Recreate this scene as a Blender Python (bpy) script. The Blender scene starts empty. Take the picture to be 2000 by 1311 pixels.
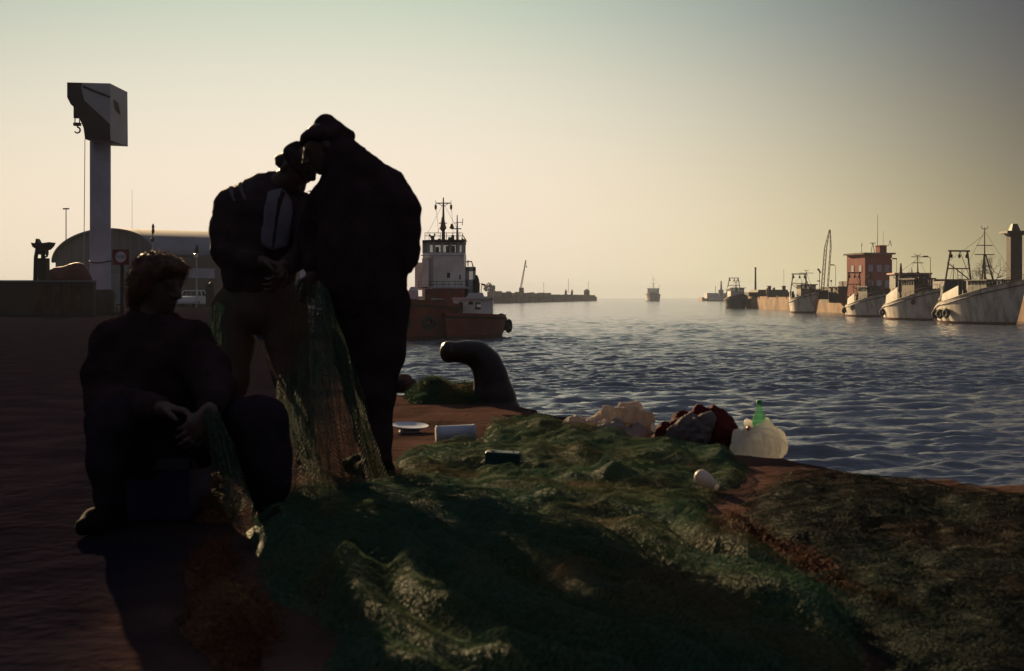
import bpy, math, random
import numpy as np
from mathutils import Vector, Matrix

SC = bpy.context.scene
COL = SC.collection
rad = math.radians

# ------------------------------------------------------------------ camera
F, HC, HY = 2400.0, 0.87, 580.0          # focal length in photo pixels, eye height, horizon row
cam_d = bpy.data.cameras.new("camera")
cam_d.sensor_width = 36.0
cam_d.lens = F / 2000.0 * 36.0
cam_d.shift_y = -(655.5 - HY) / 2000.0
cam_d.clip_start, cam_d.clip_end = 0.1, 20000.0
cam_d.dof.use_dof = True
cam_d.dof.focus_distance = 70.0
cam_d.dof.aperture_fstop = 6.3
cam = bpy.data.objects.new("camera", cam_d)
cam.location = (0, 0, HC)
cam.rotation_euler = (rad(90), 0, 0)
COL.objects.link(cam)
SC.camera = cam

# ------------------------------------------------------------------ light
SUN_AZ, SUN_EL = 23.0, 15.0               # degrees left of the view axis, degrees above the horizon
SUN_DIR = Vector((-math.sin(rad(SUN_AZ)) * math.cos(rad(SUN_EL)),
                  math.cos(rad(SUN_AZ)) * math.cos(rad(SUN_EL)), math.sin(rad(SUN_EL))))
world = bpy.data.worlds.new("World")
SC.world = world
world.use_nodes = True
nt = world.node_tree
bg = nt.nodes["Background"]

# the dusk sky: a warm glow low over the sea that fades to grey-green overhead and to dim violet behind the viewer,
# a smooth function of the direction alone
GLOW_AZ = rad(-8.0)
SKY_FIT = [[0.2569, 0.4291, 0.7164], [-1.1848, -1.8961, 3.3834], [-3.5976, -2.9392, -3.2904], [54.6394, 61.2227, 67.7384], [21.9364, 14.0053, 15.1222], [49.6977, 47.3954, 17.5792]]
SKY_FLOOR = (0.05, 0.047, 0.064)
def N(kind, **kw):
    n = nt.nodes.new(kind)
    for k, v in kw.items():
        setattr(n, k, v)
    return n
def mth(op, a, b=None, c=None, clamp=False):
    n = N("ShaderNodeMath", operation=op, use_clamp=clamp)
    for i, q in enumerate((a, b, c)):
        if q is None:
            continue
        if isinstance(q, (int, float)):
            n.inputs[i].default_value = q
        else:
            nt.links.new(q, n.inputs[i])
    return n.outputs[0]
tcw = N("ShaderNodeTexCoord")
nv = N("ShaderNodeVectorMath", operation='NORMALIZE')
nt.links.new(tcw.outputs["Generated"], nv.inputs[0])
sp = N("ShaderNodeSeparateXYZ")
nt.links.new(nv.outputs[0], sp.inputs[0])
vx, vy, vz = sp.outputs
hl = mth('MAXIMUM', mth('SQRT', mth('ADD', mth('MULTIPLY', vx, vx), mth('MULTIPLY', vy, vy))), 1e-4)
ax, ay = math.sin(GLOW_AZ), math.cos(GLOW_AZ)
hx, hy = mth('DIVIDE', vx, hl), mth('DIVIDE', vy, hl)
w0 = mth('SUBTRACT', 1.0, mth('ADD', mth('MULTIPLY', hx, ax), mth('MULTIPLY', hy, ay)))
sd = mth('SUBTRACT', mth('MULTIPLY', hx, ay), mth('MULTIPLY', hy, ax))
w = mth('MULTIPLY', w0, mth('ADD', mth('MULTIPLY', mth('GREATER_THAN', sd, 0.0), 0.5), 0.5))
v0 = mth('MAXIMUM', vz, 0.0)
v = mth('MINIMUM', v0, mth('MULTIPLY_ADD', v0, 0.1, 0.216))
terms = [None, w, v, mth('MULTIPLY', w, w), mth('MULTIPLY', v, v), mth('MULTIPLY', w, v)]
chan = []
for c in range(3):
    e = SKY_FIT[0][c]
    for k in range(1, 6):
        e = mth('MULTIPLY_ADD', terms[k], SKY_FIT[k][c], e)
    e = mth('MAXIMUM', e, 0.0)
    chan.append(mth('ADD', mth('POWER', math.e, mth('MULTIPLY', e, -1.0)), SKY_FLOOR[c]))
cb = N("ShaderNodeCombineColor")
for c in range(3):
    nt.links.new(chan[c], cb.inputs[c])
mr = N("ShaderNodeMapRange", interpolation_type='SMOOTHSTEP')
mr.inputs[1].default_value, mr.inputs[2].default_value = 0.225, 0.46
nt.links.new(v0, mr.inputs[0])
zen = N("ShaderNodeMix", data_type='RGBA')
nt.links.new(mr.outputs[0], zen.inputs[0])
nt.links.new(cb.outputs[0], zen.inputs[6])
zen.inputs[7].default_value = (0.16, 0.175, 0.215, 1)
nt.links.new(zen.outputs[2], bg.inputs[0])
EXPO = 1.2
bg.inputs[1].default_value = 2.0 ** -EXPO

sun_d = bpy.data.lights.new("sun", 'SUN')
sun_d.energy = 5.0
sun_d.angle = rad(0.6)
sun_d.color = (1.0, 0.70, 0.36)
sun = bpy.data.objects.new("sun", sun_d)
sun.rotation_euler = SUN_DIR.to_track_quat('Z', 'Y').to_euler()
sun.location = (-40, 80, 60)
COL.objects.link(sun)

SC.view_settings.view_transform = 'Standard'
SC.view_settings.look = 'None'
SC.view_settings.exposure = EXPO
SC.view_settings.gamma = 1.0
SC.cycles.max_bounces = 8
SC.cycles.transparent_max_bounces = 24
SC.cycles.sample_clamp_indirect = 4.0

# ------------------------------------------------------------------ helpers
def P(x, y, D):
    """world point seen at photo pixel (x, y) at distance D along the view axis"""
    return np.array(((x - 1000.0) / F * D, D, HC - (y - HY) / F * D))

def G(x, y, z=0.0):
    """point of the level z seen at photo pixel (x, y)"""
    return P(x, y, (HC - z) * F / (y - HY))

rng = np.random.default_rng(7)

def _hash(i, j, k, seed):
    n = (i * 374761393 + j * 668265263 + k * 2147483647 + seed * 974634531) & 0xffffffff
    n = ((n ^ (n >> 13)) * 1274126177) & 0xffffffff
    n = ((n ^ (n >> 16)) * 2246822519) & 0xffffffff
    return ((n ^ (n >> 15)) & 0xffffff) / float(0xffffff) * 2 - 1

def vnoise(p, seed=0):
    """smooth value noise in [-1, 1] for an (N, 3) array"""
    p = np.asarray(p, float)
    f = np.floor(p)
    q = f.astype(np.int64)
    t = p - f
    t = t * t * t * (t * (t * 6 - 15) + 10)
    r = 0
    for dx in (0, 1):
        for dy in (0, 1):
            for dz in (0, 1):
                w = ((t[:, 0] if dx else 1 - t[:, 0]) * (t[:, 1] if dy else 1 - t[:, 1]) *
                     (t[:, 2] if dz else 1 - t[:, 2]))
                r = r + w * _hash(q[:, 0] + dx, q[:, 1] + dy, q[:, 2] + dz, seed)
    return r

def fbm(p, octaves=4, seed=0, ridged=False):
    p = np.asarray(p, float)
    s, a, tot = 0, 1.0, 0
    for o in range(octaves):
        n = vnoise(p * (2.03 ** o) + o * 17.3, seed + o)
        if ridged:
            n = 1 - 2 * np.abs(n)
        s = s + a * n
        tot += a
        a *= 0.5
    return s / tot

def tag(o, label=None, cat=None, group=None, kind=None):
    if label: o["label"] = label
    if cat: o["category"] = cat
    if group: o["group"] = group
    if kind: o["kind"] = kind
    return o

def wloc(o):
    v = Vector((0, 0, 0))
    while o is not None:
        v += o.location
        o = o.parent
    return v

def thing(name, loc, label, cat, group=None):
    o = bpy.data.objects.new(name, None)
    o.empty_display_size = 0.2
    COL.objects.link(o)
    o.location = Vector(tuple(float(c) for c in loc))
    return tag(o, label, cat, group)

def mesh_np(name, V, polys, mats, parent=None, smooth=False, origin=None):
    """V (N,3) in world space; polys = list of (M,k) int arrays; the object's origin goes to `origin`"""
    V = np.asarray(V, np.float64).reshape(-1, 3)
    if origin is None:
        origin = wloc(parent) if parent is not None else Vector((0, 0, 0))
    origin = Vector(tuple(float(c) for c in origin))
    me = bpy.data.meshes.new(name)
    me.vertices.add(len(V))
    me.vertices.foreach_set("co", (V - np.array(origin)).astype(np.float32).ravel())
    polys = [np.asarray(p, np.int32) for p in polys if len(p)]
    nl = sum(p.size for p in polys)
    npoly = sum(len(p) for p in polys)
    me.loops.add(nl)
    me.polygons.add(npoly)
    me.loops.foreach_set("vertex_index", np.concatenate([p.ravel() for p in polys]))
    starts, s = [], 0
    for p in polys:
        starts.append(s + np.arange(len(p)) * p.shape[1])
        s += p.size
    me.polygons.foreach_set("loop_start", np.concatenate(starts).astype(np.int32))
    me.update(calc_edges=True)
    me.validate()
    if smooth:
        me.polygons.foreach_set("use_smooth", np.ones(len(me.polygons), bool))
    for m in (mats if isinstance(mats, (list, tuple)) else [mats]):
        me.materials.append(m)
    o = bpy.data.objects.new(name, me)
    COL.objects.link(o)
    if parent is not None:
        o.parent = parent
        o.location = origin - wloc(parent)
    else:
        o.location = origin
    return o

class MB:
    """collects boxes, bars, tubes, prisms ... and links them as ONE mesh object"""
    def __init__(self, M=None):
        self.v, self.f, self.M = [], [], M

    def add(self, verts, faces):
        n = len(self.v)
        for p in verts:
            p = Vector(tuple(float(c) for c in p))
            self.v.append(self.M @ p if self.M is not None else p)
        self.f += [tuple(i + n for i in f) for f in faces]
        return self

    def box(self, a, b, taper=(1, 1)):
        (x0, y0, z0), (x1, y1, z1) = a, b
        cx, cy = (x0 + x1) / 2, (y0 + y1) / 2
        tx, ty = taper
        v = []
        for z, sx, sy in ((z0, 1, 1), (z1, tx, ty)):
            for x, y in ((x0, y0), (x1, y0), (x1, y1), (x0, y1)):
                v.append((cx + (x - cx) * sx, cy + (y - cy) * sy, z))
        return self.add(v, [(3, 2, 1, 0), (4, 5, 6, 7), (0, 1, 5, 4), (1, 2, 6, 5), (2, 3, 7, 6), (3, 0, 4, 7)])

    def tube(self, pts, r, n=6, caps=True):
        """tube along a polyline; r is a number or one radius per point"""
        pts = [Vector(tuple(float(c) for c in p)) for p in pts]
        rs = r if isinstance(r, (list, tuple)) else [r] * len(pts)
        d0 = (pts[1] - pts[0]).normalized()
        up = Vector((0, 0, 1)) if abs(d0.z) < 0.9 else Vector((1, 0, 0))
        u = d0.cross(up).normalized()
        V, Fc = [], []
        for i, p in enumerate(pts):
            d = (pts[min(i + 1, len(pts) - 1)] - pts[max(i - 1, 0)]).normalized()
            u = (u - d * u.dot(d)).normalized()
            w = d.cross(u)
            for k in range(n):
                a = 2 * math.pi * k / n
                V.append(p + (u * math.cos(a) + w * math.sin(a)) * rs[i])
        for i in range(len(pts) - 1):
            for k in range(n):
                a, b = i * n + k, i * n + (k + 1) % n
                Fc.append((a, b, b + n, a + n))
        if caps:
            Fc.append(tuple(range(n - 1, -1, -1)))
            Fc.append(tuple(range((len(pts) - 1) * n, len(pts) * n)))
        return self.add(V, Fc)

    def prism(self, poly, d):
        """polygon (3D points, planar) extruded by the vector d"""
        d = Vector(tuple(float(c) for c in d))
        poly = [Vector(tuple(float(c) for c in p)) for p in poly]
        n = len(poly)
        Fc = [tuple(range(n)), tuple(range(2 * n - 1, n - 1, -1))]
        Fc += [(i, i + n, (i + 1) % n + n, (i + 1) % n) for i in range(n)]
        return self.add(poly + [p + d for p in poly], Fc)

    def lathe(self, prof, c, axis=(0, 0, 1), n=16):
        """profile [(radius, height)] turned round an axis through c"""
        c = Vector(tuple(float(t) for t in c))
        ax = Vector(axis).normalized()
        u = ax.orthogonal().normalized()
        w = ax.cross(u)
        V, Fc = [], []
        for r, h in prof:
            for k in range(n):
                a = 2 * math.pi * k / n
                V.append(c + ax * h + (u * math.cos(a) + w * math.sin(a)) * max(r, 1e-4))
        for i in range(len(prof) - 1):
            for k in range(n):
                a, b = i * n + k, i * n + (k + 1) % n
                Fc.append((a, b, b + n, a + n))
        Fc.append(tuple(range(n - 1, -1, -1)))
        Fc.append(tuple(range((len(prof) - 1) * n, len(prof) * n)))
        return self.add(V, Fc)

    def build(self, name, m, parent=None, smooth=False, origin=None):
        if origin is None:
            origin = wloc(parent) if parent is not None else Vector((0, 0, 0))
        origin = Vector(tuple(float(c) for c in origin))
        me = bpy.data.meshes.new(name)
        me.from_pydata([tuple(p - origin) for p in self.v], [], self.f)
        me.update()
        if smooth:
            me.polygons.foreach_set("use_smooth", np.ones(len(me.polygons), bool))
            me.set_sharp_from_angle(angle=rad(40))
        me.materials.append(m)
        o = bpy.data.objects.new(name, me)
        COL.objects.link(o)
        if parent is not None:
            o.parent = parent
            o.location = origin - wloc(parent)
        else:
            o.location = origin
        return o

def copy_tree(o, parent=None):
    c = o.copy()
    COL.objects.link(c)
    c.parent = parent
    for ch in [q for q in bpy.data.objects if q.parent == o]:
        copy_tree(ch, c)
    return c

def mat(name, col, rough=0.7, metal=0.0, var=0.0, vscale=4.0, col2=None, bump=0.0, bscale=20.0,
        spec=0.15, transl=0.0, stretch=(1, 1, 1), detail=6.0, thin=1.0, lo=0.35, hi=0.65, sheen=0.0):
    """procedural principled material: base colour mottled by noise, bump, optional translucency"""
    m = bpy.data.materials.new(name)
    m.use_nodes = True
    t = m.node_tree
    b = t.nodes["Principled BSDF"]
    out = t.nodes["Material Output"]
    b.inputs["Roughness"].default_value = rough
    b.inputs["Metallic"].default_value = metal
    b.inputs["Specular IOR Level"].default_value = spec
    if sheen:
        b.inputs["Sheen Weight"].default_value = sheen
    c4 = lambda c: (c[0], c[1], c[2], 1.0)
    if col2 is None:
        col2 = tuple(max(0.0, c * (1 - var)) for c in col)
    tc = t.nodes.new("ShaderNodeTexCoord")
    mp = t.nodes.new("ShaderNodeMapping")
    mp.inputs["Scale"].default_value = stretch
    t.links.new(tc.outputs["Object"], mp.inputs["Vector"])
    ns = t.nodes.new("ShaderNodeTexNoise")
    ns.inputs["Scale"].default_value = vscale
    ns.inputs["Detail"].default_value = detail
    t.links.new(mp.outputs[0], ns.inputs["Vector"])
    rp = t.nodes.new("ShaderNodeValToRGB")
    rp.color_ramp.elements[0].position = lo
    rp.color_ramp.elements[1].position = hi
    rp.color_ramp.elements[0].color = c4(col)
    rp.color_ramp.elements[1].color = c4(col2)
    t.links.new(ns.outputs["Fac"], rp.inputs[0])
    t.links.new(rp.outputs[0], b.inputs["Base Color"])
    if bump:
        n2 = t.nodes.new("ShaderNodeTexNoise")
        n2.inputs["Scale"].default_value = bscale
        n2.inputs["Detail"].default_value = 8.0
        t.links.new(mp.outputs[0], n2.inputs["Vector"])
        bp = t.nodes.new("ShaderNodeBump")
        bp.inputs["Strength"].default_value = bump
        bp.inputs["Distance"].default_value = thin * 0.02
        t.links.new(n2.outputs["Fac"], bp.inputs["Height"])
        t.links.new(bp.outputs[0], b.inputs["Normal"])
    if transl:
        tr = t.nodes.new("ShaderNodeBsdfTranslucent")
        t.links.new(rp.outputs[0], tr.inputs[0])
        mx = t.nodes.new("ShaderNodeMixShader")
        mx.inputs[0].default_value = transl
        t.links.new(b.outputs[0], mx.inputs[1])
        t.links.new(tr.outputs[0], mx.inputs[2])
        t.links.new(mx.outputs[0], out.inputs[0])
    return m

def glass(name, col=(0.75, 0.85, 0.85), clear=0.75, rough=0.05):
    m = bpy.data.materials.new(name)
    m.use_nodes = True
    t = m.node_tree
    b = t.nodes["Principled BSDF"]
    b.inputs["Base Color"].default_value = (0.05, 0.06, 0.06, 1)
    b.inputs["Roughness"].default_value = rough
    tr = t.nodes.new("ShaderNodeBsdfTransparent")
    tr.inputs[0].default_value = (*col, 1)
    mx = t.nodes.new("ShaderNodeMixShader")
    mx.inputs[0].default_value = clear
    t.links.new(b.outputs[0], mx.inputs[1])
    t.links.new(tr.outputs[0], mx.inputs[2])
    t.links.new(mx.outputs[0], t.nodes["Material Output"].inputs[0])
    return m

# ------------------------------------------------------------------ signed distance solids -> one continuous mesh
def nrm(v):
    v = np.asarray(v, float)
    return v / (np.linalg.norm(v) + 1e-12)

def basis(fwd, up):
    """3x3 whose columns are side, forward, up"""
    f = nrm(fwd)
    s = nrm(np.cross(f, up))
    return np.stack([s, f, np.cross(s, f)], 1)

def cone(a, ra, b, rb):
    return ('c', np.asarray(a, float), float(ra), np.asarray(b, float), float(rb))

def ell(c, r, R=None):
    return ('e', np.asarray(c, float), np.asarray(r, float), np.eye(3) if R is None else np.asarray(R, float))

def rbox(c, half, R=None, rd=0.01):
    return ('b', np.asarray(c, float), np.asarray(half, float), np.eye(3) if R is None else np.asarray(R, float), rd)

def chain(*pr):
    return [cone(pr[i][0], pr[i][1], pr[i + 1][0], pr[i + 1][1]) for i in range(len(pr) - 1)]

def sdf_val(pr, X):
    if pr[0] == 'c':
        _, a, ra, b, rb = pr
        ab = b - a
        t = np.clip(((X - a) @ ab) / (ab @ ab + 1e-12), 0, 1)
        return np.linalg.norm(X - a - t[..., None] * ab, axis=-1) - (ra + (rb - ra) * t)
    if pr[0] == 'e':
        _, c, r, R = pr
        q = (X - c) @ R
        k0 = np.linalg.norm(q / r, axis=-1)
        k1 = np.linalg.norm(q / (r * r), axis=-1) + 1e-9
        return k0 * (k0 - 1) / k1
    _, c, hf, R, rd = pr
    q = np.abs((X - c) @ R) - (hf - rd)
    return np.linalg.norm(np.maximum(q, 0), axis=-1) + np.minimum(q.max(-1), 0) - rd

def sdf_box(pr):
    if pr[0] == 'c':
        _, a, ra, b, rb = pr
        return np.minimum(a - ra, b - rb), np.maximum(a + ra, b + rb)
    _, c, r, R = pr[:4]
    e = np.abs(R) @ r
    return c - e, c + e

def sdf_mesh(prims, h=0.01, k=0.03, cut=None, clip=None):
    """smooth union of prims (an optional last number in a prim list entry overrides k); cut: prims carved out;
    clip(X) -> distance, intersected.  Returns verts, quads."""
    items = [(p, k) if isinstance(p[0], str) else p for p in prims]
    los, his = zip(*[sdf_box(p) for p, _ in items])
    lo = np.min(los, 0) - 3 * h
    hi = np.max(his, 0) + 3 * h
    n = np.ceil((hi - lo) / h).astype(int) + 1
    D = np.full(tuple(n), 0.5, np.float32)
    ax = [lo[i] + np.arange(n[i]) * h for i in range(3)]
    def sl(p, m):
        a, b = sdf_box(p)
        i0 = np.maximum(np.floor((a - m - lo) / h).astype(int), 0)
        i1 = np.minimum(np.ceil((b + m - lo) / h).astype(int) + 1, n)
        s = tuple(slice(i0[i], i1[i]) for i in range(3))
        X = np.stack(np.meshgrid(*[ax[i][s[i]] for i in range(3)], indexing='ij'), -1)
        return s, X
    for p, kk in items:
        s, X = sl(p, kk + 4 * h)
        d = sdf_val(p, X)
        a = D[s]
        if kk > 1e-6:
            w = np.maximum(kk - np.abs(a - d), 0) / kk
            D[s] = np.minimum(a, d) - w * w * kk * 0.25
        else:
            D[s] = np.minimum(a, d)
    for p in (cut or []):
        s, X = sl(p, 4 * h)
        D[s] = np.maximum(D[s], -sdf_val(p, X))
    if clip is not None:
        X = np.stack(np.meshgrid(*ax, indexing='ij'), -1)
        D = np.maximum(D, clip(X)).astype(np.float32)
    return surface_nets(D, lo, h)

def surface_nets(D, o, h):
    cs = tuple(q - 1 for q in D.shape)
    acc = np.zeros(cs + (3,), np.float32)
    cnt = np.zeros(cs, np.float32)
    cross_ax = []
    for ax in range(3):
        a = [slice(None)] * 3
        b = [slice(None)] * 3
        a[ax], b[ax] = slice(0, -1), slice(1, None)
        Da, Db = D[tuple(a)], D[tuple(b)]
        cr = (Da < 0) != (Db < 0)
        t = np.where(cr, Da / np.where(cr, Da - Db, 1), 0)
        cross_ax.append((cr, Da < 0))
        o1, o2 = [q for q in range(3) if q != ax]
        for e1 in (0, 1):
            for e2 in (0, 1):
                s = [slice(None)] * 3
                s[o1], s[o2] = slice(e1, cs[o1] + e1), slice(e2, cs[o2] + e2)
                c = cr[tuple(s)].astype(np.float32)
                cnt += c
                acc[..., ax] += c * t[tuple(s)]
                acc[..., o1] += c * e1
                acc[..., o2] += c * e2
    act = cnt > 0
    idx = np.full(cs, -1, np.int64)
    idx[act] = np.arange(act.sum())
    ijk = np.argwhere(act)
    V = (ijk + acc[act] / cnt[act][:, None]) * h + o
    Q = []
    for ax in range(3):
        cr, ins = cross_ax[ax]
        o1, o2 = (ax + 1) % 3, (ax + 2) % 3
        e = np.argwhere(cr)
        ok = (e[:, o1] > 0) & (e[:, o2] > 0) & (e[:, o1] < D.shape[o1] - 1) & (e[:, o2] < D.shape[o2] - 1)
        e = e[ok]
        if not len(e):
            continue
        def cell(d1, d2):
            c = e.copy()
            c[:, o1] -= d1
            c[:, o2] -= d2
            return idx[c[:, 0], c[:, 1], c[:, 2]]
        q = np.stack([cell(1, 1), cell(0, 1), cell(0, 0), cell(1, 0)], 1)
        inside = ins[e[:, 0], e[:, 1], e[:, 2]]
        q[~inside] = q[~inside][:, ::-1]
        Q.append(q)
    return V, np.concatenate(Q)

def vnormals(V, Q):
    n = np.cross(V[Q[:, 2]] - V[Q[:, 0]], V[Q[:, 3 if Q.shape[1] > 3 else 1]] - V[Q[:, 1]])
    N = np.zeros_like(V)
    for i in range(Q.shape[1]):
        np.add.at(N, Q[:, i], n)
    return N / (np.linalg.norm(N, axis=1, keepdims=True) + 1e-12)

def solid(name, prims, m, parent=None, h=0.01, k=0.03, fold=0.0, fscale=(8, 8, 8), seed=0, cut=None, clip=None,
          ridged=False, origin=None):
    V, Q = sdf_mesh(prims, h, k, cut, clip)
    if fold:
        N = vnormals(V, Q)
        V = V + N * (fold * fbm(V * np.array(fscale), 3, seed, ridged))[:, None]
    return mesh_np(name, V, [Q], m, parent, True, origin)

def strand_arrays(A, B, r):
    """three-sided thin bars from A[i] to B[i]"""
    A, B = np.asarray(A, float), np.asarray(B, float)
    d = B - A
    d = d / (np.linalg.norm(d, axis=1, keepdims=True) + 1e-12)
    up = np.where(np.abs(d[:, 2:3]) < 0.9, np.array([[0, 0, 1.0]]), np.array([[1.0, 0, 0]]))
    u = np.cross(d, up)
    u /= np.linalg.norm(u, axis=1, keepdims=True) + 1e-12
    w = np.cross(d, u)
    r = np.broadcast_to(np.asarray(r, float), (len(A),))[:, None]
    ring = [u * math.cos(a) * r + w * math.sin(a) * r for a in (0, 2 * math.pi / 3, 4 * math.pi / 3)]
    V = np.stack([A + ring[0], A + ring[1], A + ring[2], B + ring[0], B + ring[1], B + ring[2]], 1).reshape(-1, 3)
    base = np.arange(len(A))[:, None] * 6
    Q = np.concatenate([base + np.array([[0, 1, 4, 3]]), base + np.array([[1, 2, 5, 4]]), base + np.array([[2, 0, 3, 5]])])
    return V, Q
# ------------------------------------------------------------------ water
WZ = -2.2
def wave_field():
    r = np.random.default_rng(3)
    W = []
    for i in range(110):
        lam = 0.15 * (1.9 / 0.15) ** r.random()
        th = rad(-90 + 9) + r.normal() * rad(17)
        W.append((lam, th, r.random() * 6.283, WAVE_STEEP * lam ** 0.95 / 110 ** 0.5))
    return W
WAVE_STEEP = 0.075
inv = np.concatenate([np.linspace(1 / 12.0, 1 / 40.0, 420)[:-1], np.linspace(1 / 40.0, 1 / 3000.0, 640)])
rowD = 1 / inv
tanx = np.concatenate([np.linspace(-1.2, -0.30, 60)[:-1], np.linspace(-0.30, 0.50, 760), np.linspace(0.50, 1.4, 60)[1:]])
YY = np.repeat(rowD[:, None], len(tanx), 1)
XX = YY * tanx[None, :]
dD = np.gradient(rowD)[:, None]
dX = np.gradient(tanx)[None, :] * rowD[:, None]
ZZ = np.zeros_like(YY)
for lam, th, ph, a in wave_field():
    kx, ky = math.cos(th) * 2 * math.pi / lam, math.sin(th) * 2 * math.pi / lam
    damp = np.exp(-((0.8 * np.abs(dD) * abs(math.sin(th)) + 1.2 * dX * abs(math.cos(th))) / lam) ** 2)
    s = np.sin(kx * XX + ky * YY + ph + 0.8 * np.sin(0.13 * XX * math.sin(ph) + 0.11 * YY))
    ZZ += a * damp * (s + 0.25 * (s * s - 0.5) * 1.2)
gust = fbm(np.stack([XX.ravel() / 9, YY.ravel() / 22, 0 * YY.ravel()], 1), 3, 5).reshape(YY.shape)
ZZ *= 0.8 + 0.5 * gust
nr, nc = YY.shape
idx = np.arange(nr * nc).reshape(nr, nc)
quads = np.stack([idx[:-1, :-1], idx[:-1, 1:], idx[1:, 1:], idx[1:, :-1]], -1).reshape(-1, 4)
m_water = bpy.data.materials.new("water")
m_water.use_nodes = True
t = m_water.node_tree
b = t.nodes["Principled BSDF"]
b.inputs["Base Color"].default_value = (0.075, 0.09, 0.12, 1)
b.inputs["Roughness"].default_value = 0.10
b.inputs["IOR"].default_value = 1.33
tc = t.nodes.new("ShaderNodeTexCoord")
prev = None
for sc_, st_, sx in ((0.8, 0.4, 0.45), (3.0, 0.6, 0.45), (9.0, 0.9, 0.5), (26.0, 0.8, 0.6)):
    mp = t.nodes.new("ShaderNodeMapping")
    mp.inputs["Scale"].default_value = (sx, 1, 1)
    mp.inputs["Rotation"].default_value = (0, 0, rad(-8))
    t.links.new(tc.outputs["Object"], mp.inputs[0])
    n = t.nodes.new("ShaderNodeTexNoise")
    n.inputs["Scale"].default_value = sc_
    n.inputs["Detail"].default_value = 3
    t.links.new(mp.outputs[0], n.inputs["Vector"])
    bp = t.nodes.new("ShaderNodeBump")
    bp.inputs["Strength"].default_value = st_
    bp.inputs["Distance"].default_value = 0.22 / sc_
    t.links.new(n.outputs["Fac"], bp.inputs["Height"])
    if prev is not None:
        t.links.new(prev.outputs[0], bp.inputs["Normal"])
    prev = bp
t.links.new(prev.outputs[0], b.inputs["Normal"])
water = mesh_np("water", np.stack([XX, YY, ZZ + WZ], -1).reshape(-1, 3), [quads], m_water, None, True)
tag(water, "wind-ruffled grey-green harbour channel reaching the horizon", kind="structure")

# ------------------------------------------------------------------ the near quay: earth and worn stone
EDGE = [  # (distance, x of the water's edge)
    (-30, 60), (5.60, 60), (5.86, 2.12), (6.05, 1.98), (6.6, 1.72), (6.85, 1.55), (7.6, 1.15), (8.7, 0.72), (9.6, 0.28),
    (10.35, 0.02), (10.7, -0.42), (11.0, -0.85), (11.6, -1.25), (14, -1.6), (30, -4.4), (60, -9.0), (130, -12.5),
    (300, -13.5), (520, -14.5)]
EY = np.array([e[0] for e in EDGE], float)
EX = np.array([e[1] for e in EDGE], float)
gy = np.unique(np.concatenate([np.linspace(-30, 1.5, 24), np.arange(1.5, 13, 0.045), 13 * (520 / 13) ** np.linspace(0, 1, 120)]))
def edge_x(y):
    y = np.asarray(y, float)
    e = np.interp(y, EY, EX)
    j = fbm(np.stack([y * 2.6, 0 * y, 0 * y], 1), 4, 21) * 0.10 * np.clip(y / 8, 0.6, 3)
    return e + np.where(y > 5.9, j, 0)
ex = edge_x(gy)
cols = np.unique(np.concatenate([-np.geomspace(4, 420, 60), np.arange(-4, 3.2, 0.04), np.geomspace(3.2, 61, 24)]))
GX = np.repeat(cols[None, :], len(gy), 0)
GY = np.repeat(gy[:, None], len(cols), 1)
out = GX > ex[:, None]
pts = np.stack([GX.ravel(), GY.ravel(), 0 * GX.ravel()], 1)
near = np.exp(-np.maximum(pts[:, 1] - 12, 0) / 20)
GZ = (fbm(pts * 0.9, 4, 11) * 0.025 + fbm(pts * 5, 3, 12) * 0.008) * near
edge_drop = np.clip(1 - (ex[:, None] - GX) / 0.5, 0, 1).ravel()
fr = np.clip(1 - np.abs(pts[:, 1] - 5.86) / 0.3, 0, 1) * (pts[:, 0] > 2.1)
GZ -= np.maximum(edge_drop, fr) ** 2 * 0.06 * near
GZ = GZ.reshape(GX.shape)
GX = np.where(out, ex[:, None] + 0.1, GX)
GZ = np.where(out, WZ - 1.2, GZ)
nr, nc = GX.shape
top = np.stack([GX, GY, GZ], -1).reshape(-1, 3)
idx = np.arange(nr * nc).reshape(nr, nc)
dead = out[:-1, :-1] & out[1:, :-1] & out[:-1, 1:] & out[1:, 1:]
quads = np.stack([idx[:-1, :-1], idx[:-1, 1:], idx[1:, 1:], idx[1:, :-1]], -1)[~dead]
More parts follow.
